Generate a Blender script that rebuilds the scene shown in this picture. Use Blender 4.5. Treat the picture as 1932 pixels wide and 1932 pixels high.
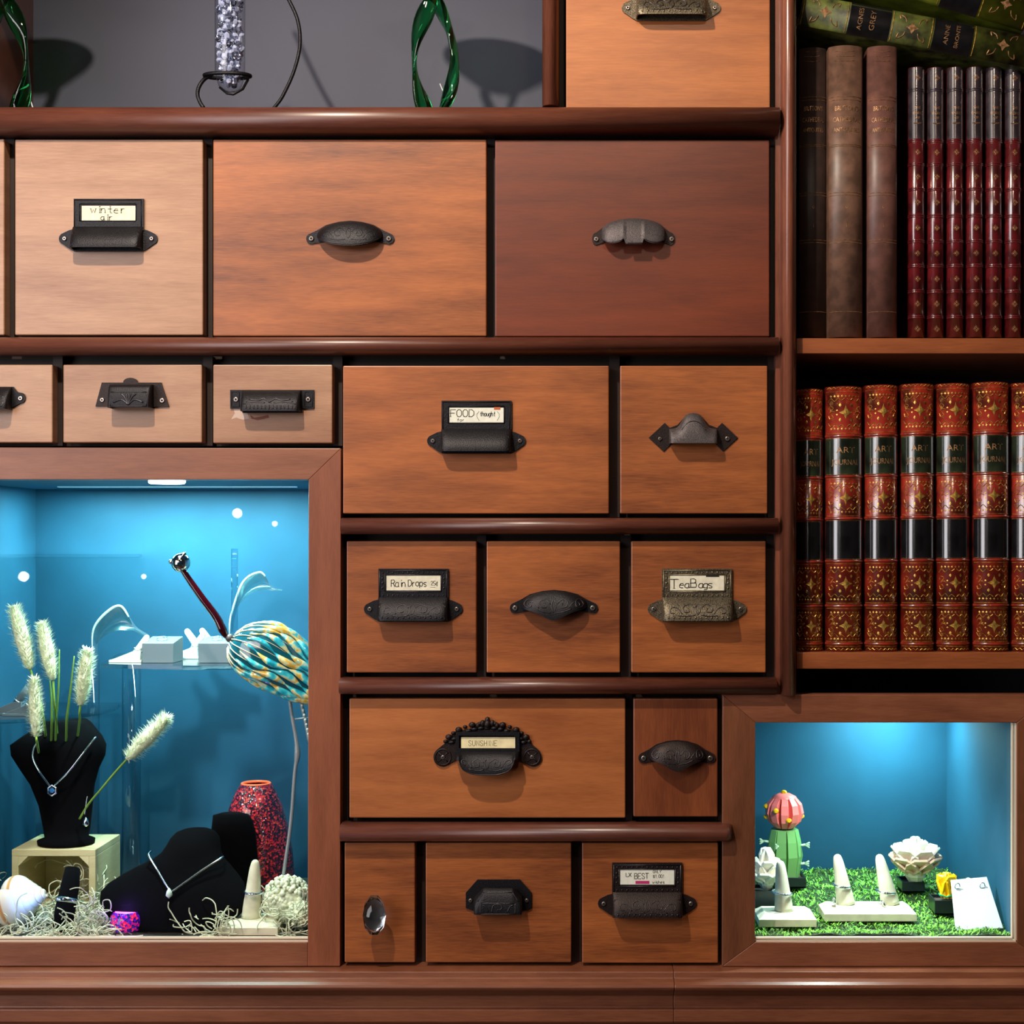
import bpy, math, random
from mathutils import Vector, Matrix, noise
PI = math.pi
for o in list(bpy.data.objects): bpy.data.objects.remove(o)
SC = bpy.context.scene
COL = SC.collection

# ---------------------------------------------------------------- camera, world, light, exposure
S = 0.0006                 # metres to one photo pixel on the cabinet front (Y = 0)
D = 1.70                   # camera distance to the cabinet front
CX, CY, ZE = 1100, 1030, 1.34
cam = bpy.data.objects.new('camera', bpy.data.cameras.new('camera')); COL.objects.link(cam)
cam.location = (0, -D, ZE); cam.rotation_euler = (PI/2, 0, 0)
cam.data.sensor_width = 36; cam.data.lens = 36*D/S/1932
cam.data.shift_x = (966-CX)/1932; cam.data.shift_y = -(966-CY)/1932
cam.data.clip_start = 0.02
SC.camera = cam
wd = bpy.data.worlds.new('world'); SC.world = wd; wd.use_nodes = True
wd.node_tree.nodes['Background'].inputs[0].default_value = (0.5, 0.45, 0.5, 1)
wd.node_tree.nodes['Background'].inputs[1].default_value = 0.10
SC.view_settings.view_transform = 'Standard'; SC.view_settings.look = 'None'
SC.view_settings.exposure = 0.0; SC.view_settings.gamma = 1.0
try: SC.view_settings.use_curve_mapping = False
except Exception: pass

def light(name, kind, loc, energy, color, target=None, size=0.1, size_y=None, spot=None, blend=0.5):
    l = bpy.data.lights.new(name, kind); l.energy = energy; l.color = color
    if kind == 'AREA':
        l.size = size
        if size_y: l.shape = 'RECTANGLE'; l.size_y = size_y
    else: l.shadow_soft_size = size
    if kind == 'SPOT': l.spot_size = spot or 1.5; l.spot_blend = blend
    o = bpy.data.objects.new(name, l); COL.objects.link(o); o.location = loc
    if target is not None:
        o.rotation_euler = (Vector(target)-Vector(loc)).to_track_quat('-Z', 'Y').to_euler()
    return o
# daylight from the shop window up on the left, and three warm ceiling lamps
light('window_daylight', 'AREA', (-1.45, -2.25, 2.05), 15, (1.0, 0.90, 0.88), (-0.45, 0, 1.62), 0.95, 0.75)
light('door_daylight', 'AREA', (-2.0, -1.75, 1.50), 25, (0.97, 0.93, 0.96), (0.35, 0, 1.4), 0.95, 1.8)
light('ceiling_spot', 'SPOT', (-0.52, -0.92, 2.52), 84, (1.0, 0.85, 0.68), (-0.20, 0, 1.25), 0.025, spot=1.6, blend=0.7)
light('ceiling_spot', 'SPOT', (0.15, -1.9, 2.52), 17, (1.0, 0.76, 0.56), (0.0, 0, 1.3), 0.04, spot=1.4, blend=0.8)

# ---------------------------------------------------------------- placing
def at(px, py, Y=0.0):
    k = S*(D+Y)/D
    return Vector(((px-CX)*k, Y, ZE+(CY-py)*k))
def k_(Y): return S*(D+Y)/D
_used = {}
WL = {}                                                             # world location of every object made
def link(name, data, parent, origin):
    o = bpy.data.objects.new(name, data); COL.objects.link(o)
    origin = Vector(origin); WL[o.name] = origin
    if parent is not None:
        o.parent = parent; o.location = origin-WL[parent.name]
    else: o.location = origin
    return o
def tag(o, label=None, cat=None, group=None, kind=None):
    if label: o['label'] = label
    if cat: o['category'] = cat
    if group: o['group'] = group
    if kind: o['kind'] = kind
    return o
def thing(name, loc, label, cat, group=None, kind=None):
    o = link(name, None, None, loc); o.empty_display_size = 0.02
    return tag(o, label, cat, group, kind)
def copy_tree(o, loc=None, parent=None, delta=None):
    c = o.copy(); COL.objects.link(c)
    if parent is not None: c.parent = parent
    if loc is not None: c.location = loc
    for ch in list(o.children): copy_tree(ch, None, c)
    return c

# ---------------------------------------------------------------- mesh building
class MB:
    def __init__(s): s.v = []; s.f = []; s.m = []; s.sm = []; s.mats = []
    def mi(s, mat):
        if mat not in s.mats: s.mats.append(mat)
        return s.mats.index(mat)
    def add(s, vs, fs, mat, smooth=False):
        b = len(s.v); i = s.mi(mat)
        s.v += [Vector(v) for v in vs]
        for f in fs: s.f.append([b+q for q in f]); s.m.append(i); s.sm.append(smooth)
        return s
    def box(s, lo, hi, mat, M=None):
        x0, y0, z0 = lo; x1, y1, z1 = hi
        vs = [(x0,y0,z0),(x1,y0,z0),(x1,y1,z0),(x0,y1,z0),(x0,y0,z1),(x1,y0,z1),(x1,y1,z1),(x0,y1,z1)]
        if M is not None: vs = [M @ Vector(v) for v in vs]
        return s.add(vs, [(0,3,2,1),(4,5,6,7),(0,1,5,4),(1,2,6,5),(2,3,7,6),(3,0,4,7)], mat)
    def pbox(s, x0, y0, x1, y1, Y, depth, mat):                     # photo rectangle standing at depth Y
        a = at(x0, y1, Y); b = at(x1, y0, Y)
        return s.box((a.x, Y, a.z), (b.x, Y+depth, b.z), mat)
    def grid(s, P, nu, nv, mat, smooth=True, closeu=False, flip=False):
        vs = [P(i, j) for j in range(nv) for i in range(nu)]
        fs = []
        for j in range(nv-1):
            for i in range(nu if closeu else nu-1):
                q = (j*nu+i, j*nu+(i+1) % nu, (j+1)*nu+(i+1) % nu, (j+1)*nu+i)
                fs.append(q[::-1] if flip else q)
        return s.add(vs, fs, mat, smooth)
    def loft(s, rings, mat, smooth=True, cap=True):                 # rings: lists of points, same length
        n = len(rings[0]); s.grid(lambda i, j: rings[j][i], n, len(rings), mat, smooth, True)
        if cap:
            b = len(s.v)-n*len(rings); i = s.mi(mat)
            s.f.append([b+q for q in range(n)][::-1]); s.m.append(i); s.sm.append(False)
            b2 = b+n*(len(rings)-1)
            s.f.append([b2+q for q in range(n)]); s.m.append(i); s.sm.append(False)
        return s
    def tube(s, pts, r, mat, n=8, closed=False, cap=True, smooth=True):
        pts = [Vector(p) for p in pts]; m = len(pts)
        rr = r if isinstance(r, (list, tuple)) else [r]*m
        rings = []; up = None
        for i, p in enumerate(pts):
            if closed: t = pts[(i+1) % m]-pts[i-1]
            else: t = pts[min(i+1, m-1)]-pts[max(i-1, 0)]
            if t.length < 1e-9: t = Vector((0, 0, 1))
            t.normalize()
            if up is None:
                up = Vector((0, -1, 0)) if abs(t.y) < 0.9 else Vector((0, 0, 1))
            up = up-t*up.dot(t)
            if up.length < 1e-6: up = t.orthogonal()
            up.normalize(); w = t.cross(up)
            rings.append([p+(up*math.cos(2*PI*q/n)+w*math.sin(2*PI*q/n))*rr[i] for q in range(n)])
        if closed: rings.append(rings[0])
        return s.loft(rings, mat, smooth, cap and not closed)
    def lathe(s, c, prof, mat, n=24, M=None, smooth=True, sx=1, sy=1, cap=True):   # prof: (radius, height)
        c = Vector(c); rings = []
        for r, h in prof:
            ring = [Vector((r*sx*math.cos(2*PI*q/n), r*sy*math.sin(2*PI*q/n), h)) for q in range(n)]
            rings.append([c+(M @ p if M is not None else p) for p in ring])
        return s.loft(rings, mat, smooth, cap)
    def ball(s, c, r, mat, n=12, sq=(1, 1, 1), M=None, smooth=True):
        c = Vector(c); rings = []
        for j in range(n//2+1):
            a = -PI/2+PI*j/(n//2); a = max(min(a, PI/2-0.02), -PI/2+0.02)
            ring = [Vector((r*sq[0]*math.cos(a)*math.cos(2*PI*q/n), r*sq[1]*math.cos(a)*math.sin(2*PI*q/n), r*sq[2]*math.sin(a))) for q in range(n)]
            rings.append([c+(M @ p if M is not None else p) for p in ring])
        return s.loft(rings, mat, smooth, True)
    def prism(s, poly, Y0, Y1, mat, smooth=False):                  # poly: (x, z) world, extruded in Y
        n = len(poly)
        vs = [(x, Y0, z) for x, z in poly]+[(x, Y1, z) for x, z in poly]
        ar = sum(poly[i][0]*poly[(i+1) % n][1]-poly[(i+1) % n][0]*poly[i][1] for i in range(n))
        fs = [tuple(range(n)), tuple(range(2*n-1, n-1, -1))]+[(i, n+i, n+(i+1) % n, (i+1) % n) for i in range(n)]
        if ar < 0: fs = [f[::-1] for f in fs]
        return s.add(vs, fs, mat, smooth)
    def build(s, name, parent=None, origin=None, bevel=0, label=None):
        if origin is None:
            xs = [v.x for v in s.v]; ys = [v.y for v in s.v]; zs = [v.z for v in s.v]
            origin = Vector(((min(xs)+max(xs))/2, (min(ys)+max(ys))/2, min(zs)))
        origin = Vector(origin)
        me = bpy.data.meshes.new(name)
        me.from_pydata([v-origin for v in s.v], [], s.f)
        for m in s.mats: me.materials.append(m)
        me.polygons.foreach_set('material_index', s.m); me.polygons.foreach_set('use_smooth', s.sm)
        me.update()
        o = link(name, me, parent, origin)
        if bevel:
            b = o.modifiers.new('edge', 'BEVEL'); b.width = bevel; b.segments = 2; b.limit_method = 'ANGLE'; b.angle_limit = 0.9
        if label: o['label'] = label
        return o
def spline(pts, n=6, closed=False):                                 # catmull-rom through the points
    P = [Vector(p) for p in pts]; m = len(P); out = []
    rng = range(m if closed else m-1)
    for i in rng:
        if closed: p0, p1, p2, p3 = P[i-1], P[i], P[(i+1) % m], P[(i+2) % m]
        else: p0, p1, p2, p3 = P[max(i-1, 0)], P[i], P[i+1], P[min(i+2, m-1)]
        for q in range(n):
            t = q/n
            out.append(0.5*((2*p1)+(p2-p0)*t+(2*p0-5*p1+4*p2-p3)*t*t+(3*p1-p0-3*p2+p3)*t**3))
    if not closed: out.append(P[-1])
    return out

# ---------------------------------------------------------------- materials
def lin(c):
    return tuple((x/255/12.92 if x/255 <= 0.04045 else ((x/255+0.055)/1.055)**2.4) for x in c)+(1,)
def base(name):
    m = bpy.data.materials.new(name); m.use_nodes = True
    nt = m.node_tree; return m, nt, nt.nodes['Principled BSDF'], nt.nodes, nt.links
def setp(b, **k):
    for a, v in k.items():
        n = a.replace('_', ' ')
        if n in b.inputs: b.inputs[n].default_value = v
def plain(name, c, rough=0.5, metal=0.0, bump=0, bscale=200, vary=0, **k):
    m, nt, b, N, L = base(name)
    setp(b, Base_Color=lin(c), Roughness=rough, Metallic=metal, **k)
    if bump or vary:
        tc = N.new('ShaderNodeTexCoord'); nz = N.new('ShaderNodeTexNoise')
        nz.inputs['Scale'].default_value = bscale; nz.inputs['Detail'].default_value = 4
        L.new(tc.outputs['Object'], nz.inputs['Vector'])
        if bump:
            bp = N.new('ShaderNodeBump'); bp.inputs['Strength'].default_value = bump; bp.inputs['Distance'].default_value = 0.0006
            L.new(nz.outputs['Fac'], bp.inputs['Height']); L.new(bp.outputs['Normal'], b.inputs['Normal'])
        if vary:
            rp = N.new('ShaderNodeValToRGB'); c0 = [max(0, x*(1-vary)) for x in c]; c1 = [min(255, x*(1+vary)) for x in c]
            rp.color_ramp.elements[0].position = 0.35; rp.color_ramp.elements[1].position = 0.65
            rp.color_ramp.elements[0].color = lin(c0); rp.color_ramp.elements[1].color = lin(c1)
            L.new(nz.outputs['Fac'], rp.inputs[0]); L.new(rp.outputs[0], b.inputs['Base Color'])
    return m
def wood(name, dark, light_, grain='x', rough=0.42, coat=0.3, scale=1.0, coat_r=0.32):
    m, nt, b, N, L = base(name)
    tc = N.new('ShaderNodeTexCoord'); oi = N.new('ShaderNodeObjectInfo')
    mul = N.new('ShaderNodeVectorMath'); mul.operation = 'MULTIPLY_ADD'
    cmb = N.new('ShaderNodeCombineXYZ')
    for i in range(3): L.new(oi.outputs['Random'], cmb.inputs[i])
    mul.inputs[1].default_value = (37, 11, 53); L.new(cmb.outputs[0], mul.inputs[0]); L.new(tc.outputs['Object'], mul.inputs[2])
    def noi(sc, detail, dist=0.0):
        mp = N.new('ShaderNodeMapping'); mp.inputs['Scale'].default_value = sc
        L.new(mul.outputs[0], mp.inputs['Vector'])
        n = N.new('ShaderNodeTexNoise'); n.inputs['Scale'].default_value = 1.0; n.inputs['Detail'].default_value = detail
        n.inputs['Distortion'].default_value = dist
        L.new(mp.outputs[0], n.inputs['Vector']); return n
    g = (lambda a, c: (a*scale, a*scale, c*scale)) if grain == 'x' else (lambda a, c: (c*scale, a*scale, a*scale))
    big = noi(g(3.5, 12), 3, 0.6); mid = noi(g(9, 75), 5, 0.4); fine = noi(g(60, 900), 3)
    a1 = N.new('ShaderNodeMath'); a1.operation = 'MULTIPLY'; a1.inputs[1].default_value = 0.46; L.new(big.outputs['Fac'], a1.inputs[0])
    a2 = N.new('ShaderNodeMath'); a2.operation = 'MULTIPLY_ADD'; a2.inputs[1].default_value = 0.30; L.new(mid.outputs['Fac'], a2.inputs[0]); L.new(a1.outputs[0], a2.inputs[2])
    a3 = N.new('ShaderNodeMath'); a3.operation = 'MULTIPLY_ADD'; a3.inputs[1].default_value = 0.24; L.new(fine.outputs['Fac'], a3.inputs[0]); L.new(a2.outputs[0], a3.inputs[2])
    rp = N.new('ShaderNodeValToRGB'); e = rp.color_ramp.elements
    e[0].position = 0.36; e[0].color = lin(dark); e[1].position = 0.64; e[1].color = lin(light_)
    L.new(a3.outputs[0], rp.inputs[0]); L.new(rp.outputs[0], b.inputs['Base Color'])
    bp = N.new('ShaderNodeBump'); bp.inputs['Strength'].default_value = 0.12; bp.inputs['Distance'].default_value = 0.0004
    L.new(fine.outputs['Fac'], bp.inputs['Height']); L.new(bp.outputs['Normal'], b.inputs['Normal'])
    setp(b, Roughness=rough, Coat_Weight=coat, Coat_Roughness=coat_r)
    return m
def thin_glass(name, tint=(1, 1, 1), rough=0.0, refl=1.0):          # clear pane: lets light straight through, mirrors by angle
    m = bpy.data.materials.new(name); m.use_nodes = True; nt = m.node_tree; N = nt.nodes; L = nt.links
    N.remove(N['Principled BSDF']); out = N['Material Output']
    tr = N.new('ShaderNodeBsdfTransparent'); tr.inputs[0].default_value = (*tint, 1)
    gl = N.new('ShaderNodeBsdfGlossy'); gl.inputs['Roughness'].default_value = rough
    fr = N.new('ShaderNodeFresnel'); ge = N.new('ShaderNodeNewGeometry')
    ma = N.new('ShaderNodeMath'); ma.operation = 'MULTIPLY_ADD'; ma.inputs[1].default_value = 1/1.45-1.45; ma.inputs[2].default_value = 1.45
    L.new(ge.outputs['Backfacing'], ma.inputs[0]); L.new(ma.outputs[0], fr.inputs[0])
    mx = N.new('ShaderNodeMixShader'); mu = N.new('ShaderNodeMath'); mu.operation = 'MULTIPLY'; mu.inputs[1].default_value = refl
    L.new(fr.outputs[0], mu.inputs[0]); L.new(mu.outputs[0], mx.inputs[0]); L.new(tr.outputs[0], mx.inputs[1]); L.new(gl.outputs[0], mx.inputs[2])
    L.new(mx.outputs[0], out.inputs[0]); return m
def solid_glass(name, c, rough=0.02, ior=1.5):
    m, nt, b, N, L = base(name)
    setp(b, Base_Color=(*[x for x in c], 1), Roughness=rough, IOR=ior, Transmission_Weight=1.0); return m
def emit(name, c, st):
    m, nt, b, N, L = base(name)
    setp(b, Base_Color=(0.8, 0.8, 0.8, 1), Emission_Color=(*c, 1), Emission_Strength=st); return m

W_DRAW = wood('honey_cherry', (104, 52, 24), (174, 100, 50))
W_SHEEN = wood('sheen_pale_cherry', (140, 96, 70), (180, 138, 108), rough=0.4)  # daylight sheen on the left drawers put into a paler wood colour
W_DEEP = wood('deep_cherry', (80, 28, 10), (118, 50, 22))
W_DRAWV = wood('red_cherry_upright', (98, 46, 22), (142, 76, 40), grain='z')
W_ORNG = wood('orange_cherry', (142, 78, 38), (188, 114, 62))
W_BRN = wood('brown_cherry_upright', (92, 52, 32), (130, 78, 50), grain='z')
W_NOSE = wood('dark_mahogany', (76, 37, 28), (112, 64, 48), rough=0.4, coat=0.4, coat_r=0.28)
W_NOSEV = wood('dark_mahogany_upright', (92, 48, 34), (138, 82, 62), grain='z', rough=0.3, coat=0.6, coat_r=0.2)
W_FRX = wood('mahogany_frame_rail', (106, 58, 38), (146, 90, 62))
W_FRZ = wood('mahogany_frame_stile', (110, 58, 36), (150, 86, 56), grain='z')
W_SHELF = wood('shelf_cherry', (122, 62, 32), (164, 92, 50))
W_DARK = wood('gap_shade_wood', (24, 11, 8), (40, 18, 12), rough=0.6, coat=0.0)
W_GREY = plain('charcoal_niche_paint', (60, 64, 84), 0.6, bump=0.1, bscale=60)
W_BACKD = plain('dark_bookcase_paint', (84, 88, 106), 0.7)
IRON = plain('black_iron', (26, 25, 30), 0.42, 0.55, bump=0.55, bscale=900, vary=0.3)
IRONB = plain('brown_black_iron', (38, 28, 27), 0.45, 0.5, bump=0.5, bscale=900, vary=0.3)
IRONG = plain('greyed_iron', (78, 72, 74), 0.5, 0.5, bump=0.5, bscale=1100, vary=0.25)
IRONW = plain('worn_antique_iron', (92, 84, 70), 0.42, 0.7, bump=0.5, bscale=900, vary=0.45)
IRONHL = plain('iron_highlight', (74, 71, 76), 0.32, 0.8, bump=0.3, bscale=900)  # highlights on raised ornament painted in as lighter metal
WORNHL = plain('antique_highlight', (150, 140, 112), 0.3, 0.9, bump=0.3, bscale=900)  # same painted highlights for the antique pulls
STEEL = plain('steel_screw', (170, 160, 155), 0.3, 0.9)
HOLE = plain('screw_recess', (12, 10, 10), 0.8)
PAPER = plain('cream_card', (226, 222, 200), 0.8, vary=0.05, bscale=150)
PAPERW = plain('white_card', (230, 232, 218), 0.8, vary=0.03, bscale=150)
PAPERY = plain('yellowed_card', (234, 222, 176), 0.8, vary=0.06, bscale=90)
INK = plain('dark_ink', (30, 26, 24), 0.8)
INKR = plain('rust_ink', (190, 96, 50), 0.8)
INKP = plain('pink_ink', (190, 40, 110), 0.8)
PANE = thin_glass('display_pane_glass', refl=0.8)
SHGL = thin_glass('glass_shelf', (0.93, 0.99, 0.99), refl=1.2)
ACRY = thin_glass('clear_acrylic', (0.84, 0.93, 0.96), refl=2.2)
CASEW = plain('blue_case_lining', (32, 80, 108), 0.6, vary=0.06, bscale=8, Specular_IOR_Level=0.2)
CASEF = plain('case_floor', (58, 62, 58), 0.7)
TRIM = plain('pale_glazing_bead', (224, 206, 184), 0.5)
VELV = plain('black_velvet', (4, 4, 7), 1.0, bump=0.4, bscale=1500, Specular_IOR_Level=0.1)
SILV = plain('silver', (225, 230, 235), 0.18, 1.0)
WASHS = emit('wash_strip_glow', (0.2, 0.7, 0.9), 0.35)
LEDM = emit('led_disc', (0.92, 1.0, 1.0), 9)
PLW = plain('whitewashed_wood', (214, 212, 186), 0.6, vary=0.05, bscale=60)
CRATE = wood('pale_pine', (190, 178, 130), (216, 208, 164), rough=0.6, coat=0, scale=1.5)

# ---------------------------------------------------------------- the room
def struct(name, lo, hi, mat):
    o = MB().box(lo, hi, mat).build(name); o['kind'] = 'structure'; return o
R_W = plain('dim_shop_wall', (70, 62, 60), 0.85, bump=0.2, bscale=40)
R_F = wood('dark_floorboards', (52, 34, 24), (80, 54, 38), grain='x', rough=0.5, coat=0.1, scale=0.4)
R_C = plain('dim_ceiling', (90, 84, 80), 0.9)
struct('wall_back', (-2.6, 0.36, 0), (2.6, 0.44, 2.6), R_W)
struct('wall_front', (-2.6, -4.6, 0), (2.6, -4.5, 2.6), R_W)
struct('wall_left', (-2.7, -4.5, 0), (-2.6, 0.36, 2.6), R_W)
struct('wall_right', (2.6, -4.5, 0), (2.7, 0.36, 2.6), R_W)
struct('floor', (-2.7, -4.6, -0.1), (2.7, 0.44, 0), R_F)
struct('ceiling', (-2.7, -4.6, 2.6), (2.7, 0.44, 2.7), R_C)

# ---------------------------------------------------------------- nosings (half-round mouldings)
def nosing_x(x0, x1, y0, y1, Yf, prot, mat, round_end=False):
    a = at(x0, y1, 0); b = at(x1, y0, 0); zc = (a.z+b.z)/2; h = (b.z-a.z)/2
    n = 14; prof = []
    for i in range(n+1):
        t = -PI/2+PI*i/n
        prof.append((Yf-prot*math.cos(t)**0.75, zc+h*math.sin(t)))
    prof += [(Yf+0.012, zc+h), (Yf+0.012, zc-h)]
    rings = []
    xs = [a.x, b.x]
    rings = [[Vector((x, p[0], p[1])) for p in prof] for x in xs]
    if round_end:
        R = h*0.85
        for i in range(1, 7):
            t = PI/2*i/6; c = math.cos(t)
            rings.append([Vector((b.x+R*math.sin(t)*0.9, Yf+(p[0]-Yf)*(c if i < 6 else 0.02), zc+(p[1]-zc)*(c*0.3+0.7 if i < 6 else 0.6))) for p in prof])
    m = MB(); m.loft(rings[::-1], mat, True); return m
def nosing_z(x0, x1, y0, y1, Yf, prot, mat):
    a = at(x0, y1, 0); b = at(x1, y0, 0); xc = (a.x+b.x)/2; h = (b.x-a.x)/2; n = 14; prof = []
    for i in range(n+1):
        t = -PI/2+PI*i/n
        prof.append((xc+h*math.sin(t), Yf-prot*math.cos(t)**0.75))
    prof += [(xc+h, Yf+0.012), (xc-h, Yf+0.012)]
    m = MB(); m.loft([[Vector((p[0], p[1], z)) for p in prof] for z in (a.z, b.z)], mat, True); return m

TOPY = -1000                                                          # the wall unit goes on above the picture
cab = thing('drawer_cabinet', at(800, 1822, 0.17), 'built-in mahogany wall cabinet with rows of mismatched drawers between rounded mouldings', 'cabinet')
c = MB()                                                             # carcass behind the drawers, shade of the gaps put into its dark colour
c.pbox(-130, 205, 1470, 842, 0.032, 0.3, W_DARK)
c.pbox(645, 842, 1470, 1310, 0.032, 0.3, W_DARK)
c.pbox(645, 1308, 1362, 1822, 0.032, 0.3, W_DARK)
c.pbox(1055, TOPY, 1470, 205, 0.032, 0.3, W_DARK)
car = c.build('carcass', cab)
d = MB()                                                             # dividers between drawers, set a little back
for x0, x1, y0, y1 in [(9, 27, 258, 636), (384, 401, 258, 636), (919, 934, 258, 636), (1453, 1469, 258, 638),
                       (100, 118, 672, 841), (383, 401, 672, 841), (628, 646, 672, 841), (1150, 1169, 672, 976), (1449, 1468, 672, 976),
                       (900, 917, 1010, 1276), (1171, 1190, 1010, 1276), (1446, 1466, 1010, 1277), (646, 653, 1010, 1276),
                       (1181, 1193, 1310, 1551), (646, 657, 1310, 1551), (784, 802, 1587, 1819), (1079, 1097, 1587, 1819), (1355, 1361, 1310, 1820), (1454, 1469, TOPY, 205)]:
    d = MB(); d.pbox(x0, y0, x1, y1, 0.018, 0.014, W_DARK); d.build('divider', cab)
for a in [(-130, 1468, 205, 255, 0.0, 0.020, False), (-130, 1467, 637, 670, 0.0, 0.016, False), (646, 1466, 977, 1008, 0.0, 0.016, False),
          (643, 1463, 1278, 1309, 0.0, 0.016, False), (645, 1368, 1552, 1586, 0.0, 0.017, True)]:
    nosing_x(a[0], a[1], a[2], a[3], a[4], a[5], W_NOSE, a[6]).build('moulding', cab)
nosing_z(1472, 1500, TOPY, 1310, 0.0, 0.017, W_NOSEV).build('upright_moulding', cab)
nosing_z(1023, 1055, TOPY, 203, 0.002, 0.014, W_NOSEV).build('upright_moulding', cab)
p_ = MB(); p_.pbox(1463, TOPY, 1502, 1309, 0.004, 0.3, W_NOSEV); p_.build('side_panel', cab)
p_ = MB(); p_.pbox(1026, TOPY, 1052, 205, 0.006, 0.3, W_NOSEV); p_.build('side_panel', cab)
p_ = MB(); p_.pbox(-130, 206, 1056, 240, 0.004, 0.30, W_NOSE); p_.build('shelf', cab)
n_ = MB(); n_.pbox(-140, TOPY, 1026, 206, 0.30, 0.02, W_GREY); n_.build('niche_back', cab, label='charcoal painted niche back')
n_ = MB(); n_.pbox(-140, TOPY, -120, 206, 0.0, 0.3, W_NOSEV); n_.pbox(-140, TOPY-25, 1470, TOPY, 0.0, 0.32, W_NOSE); n_.build('top_board', cab)

# ---------------------------------------------------------------- handwriting
ST = dict(A="02 4a 82,25 65", B="02 0a 4a 69 67 46 06,46 66 74 62 02", C="79 5a 2a 08 04 22 52 73", D="02 0a 4a 78 74 42 02", E="72 02 0a 7a,06 56",
 F="02 0a 7a,06 56", G="79 5a 2a 08 04 22 62 75 45", H="02 0a,72 7a,06 76", I="32 3a", J="04 22 42 64 6a", L="0a 02 62", N="02 0a 72 7a", O="22 04 08 2a 5a 78 74 52 22",
 R="02 0a 5a 78 67 46 06,46 72", S="78 5a 2a 08 17 65 74 52 22 04", T="42 4a,0a 8a", U="0a 04 22 52 74 7a", X="02 7a,0a 72", Y="42 46 0a,46 8a",
 a="67 27 05 03 22 52 64,67 63 72", e="05 65 57 27 05 03 22 52", g="67 27 05 03 22 52 64,67 61 40 10", h="02 0a,05 27 57 65 62", i="42 47,49 4a", n="02 07,05 27 57 65 62",
 o="22 03 06 27 57 66 63 52 22", p="00 07,06 27 57 66 63 52 22 03", r="12 17,15 37 57", s="67 27 06 15 54 63 52 12", t="4a 43 52 62,17 67", u="07 03 22 52 64,67 62",
 w="07 22 46 62 87", f="22 29 4a 5a,07 57", m="02 07,05 27 46 42,46 67 75 72")
ST['$'] = "78 58 18 07 15 65 74 52 12 03,4a 41"; ST['1'] = "28 4a 42"; ST['0'] = ST['O']; ST['2'] = "08 1a 5a 78 02 72"; ST['5'] = "7a 0a 06 56 74 52 02"; ST['c'] = "67 27 05 03 22 52,4a 40"
ST['('] = "5a 27 24 50"; ST[')'] = "2a 57 54 20"; ST['.'] = "41 42"; ST['!'] = "4a 45,43 42"
def write(mb, s, x, y, h, mat, Y, adv=1.05, r=0.35, slant=0.0, wob=0.0, serif=False, pf=at, cw=.8):
    """pen strokes: x, y = baseline start in px, h = capital height in px"""
    rnd = random.Random(len(s)*7+int(x)); u = h/8.0
    for ch in s:
        if ch == ' ': x += h*0.5; continue
        dy = rnd.uniform(-wob, wob)*h
        for st in ST[ch].split(','):
            P = [(int(q[0], 16), int(q[1], 16)-2) for q in st.split()]
            r_px = r*1.6
            pts = [pf(x+px*u*cw+slant*py*u, y-py*u+dy, Y) for px, py in P]
            mb.tube(pts, r_px*S, mat, 4, smooth=False)
            if serif:
                for q in (P[0], P[-1]):
                    mb.tube([pf(x+(q[0]-1.2)*u*0.8, y-q[1]*u+dy, Y), pf(x+(q[0]+1.2)*u*0.8, y-q[1]*u+dy, Y)], r*S, mat, 4)
        x += h*cw*adv*(.62 if ch in 'iI1' else 1)
    return x

# ---------------------------------------------------------------- drawer handles
def ell(cx, cy, rx, ry, a0=0, a1=360, n=20):
    return [(cx+rx*math.cos(math.radians(a0+(a1-a0)*i/n)), cy+ry*math.sin(math.radians(a0+(a1-a0)*i/n))) for i in range(n+1)]
def plate(mb, cx, cy, poly, mat, t=3.2, Y=0.0):                      # poly in px relative to the centre; t = thickness in px
    P = [at(cx+x, cy+y, 0) for x, y in poly]
    mb.prism([(p.x, p.z) for p in P], Y-t*S, Y+0.0005, mat)
def cup(mb, cx, cy, W, ztop, zbot, prot, mat, n=3.0, x0=0.0, vexp=1.0, nu=33, nv=13, top0=0.06, Y0=0.0, thick=2.0):
    """bin-pull cup: a hood that leaves the plate at its top edge and stands prot px proud at its open lower edge"""
    def surf(u, v, dp=0.0, ins=0.0):
        x = u*(W-ins); e = max(0.0, 1-abs(u)**n)**(1/n)
        zt, zb = ztop(u)+ins, zbot(u)
        z = zt+(zb-zt)*v
        p = max(0, (prot-ins))*e*(top0+(1-top0)*math.sin(PI/2*min(1, v))**vexp)+dp
        q = at(cx+x0+x, cy+z, 0); q.y = Y0-p*S-1.0*S; return q
    uu = [math.sin(PI/2*(-1+2*i/(nu-1))) for i in range(nu)]
    mb.grid(lambda i, j: surf(uu[i], j/(nv-1)), nu, nv, mat, flip=True)
    mb.grid(lambda i, j: surf(uu[i], j/(nv-1), 0, thick), nu, nv, mat)
    mb.grid(lambda i, j: surf(uu[i], 1.0, 0, thick*j), nu, 2, mat, smooth=False, flip=True)
    return surf
def relief(mb, surf, pts, r, mat, closed=False, n=4):                # raised line on a cup; pts in (u, v)
    if r >= 0.5: mat = WORNHL if mat is IRONW else IRONHL
    P = [surf(u, v, 0.3) for u, v in pts]
    mb.tube(spline(P, n, closed), r*S, mat, 5, closed)
def beads(mb, pts, r, mat):
    for p in pts: mb.ball(p, r*S, mat, 6)
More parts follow.
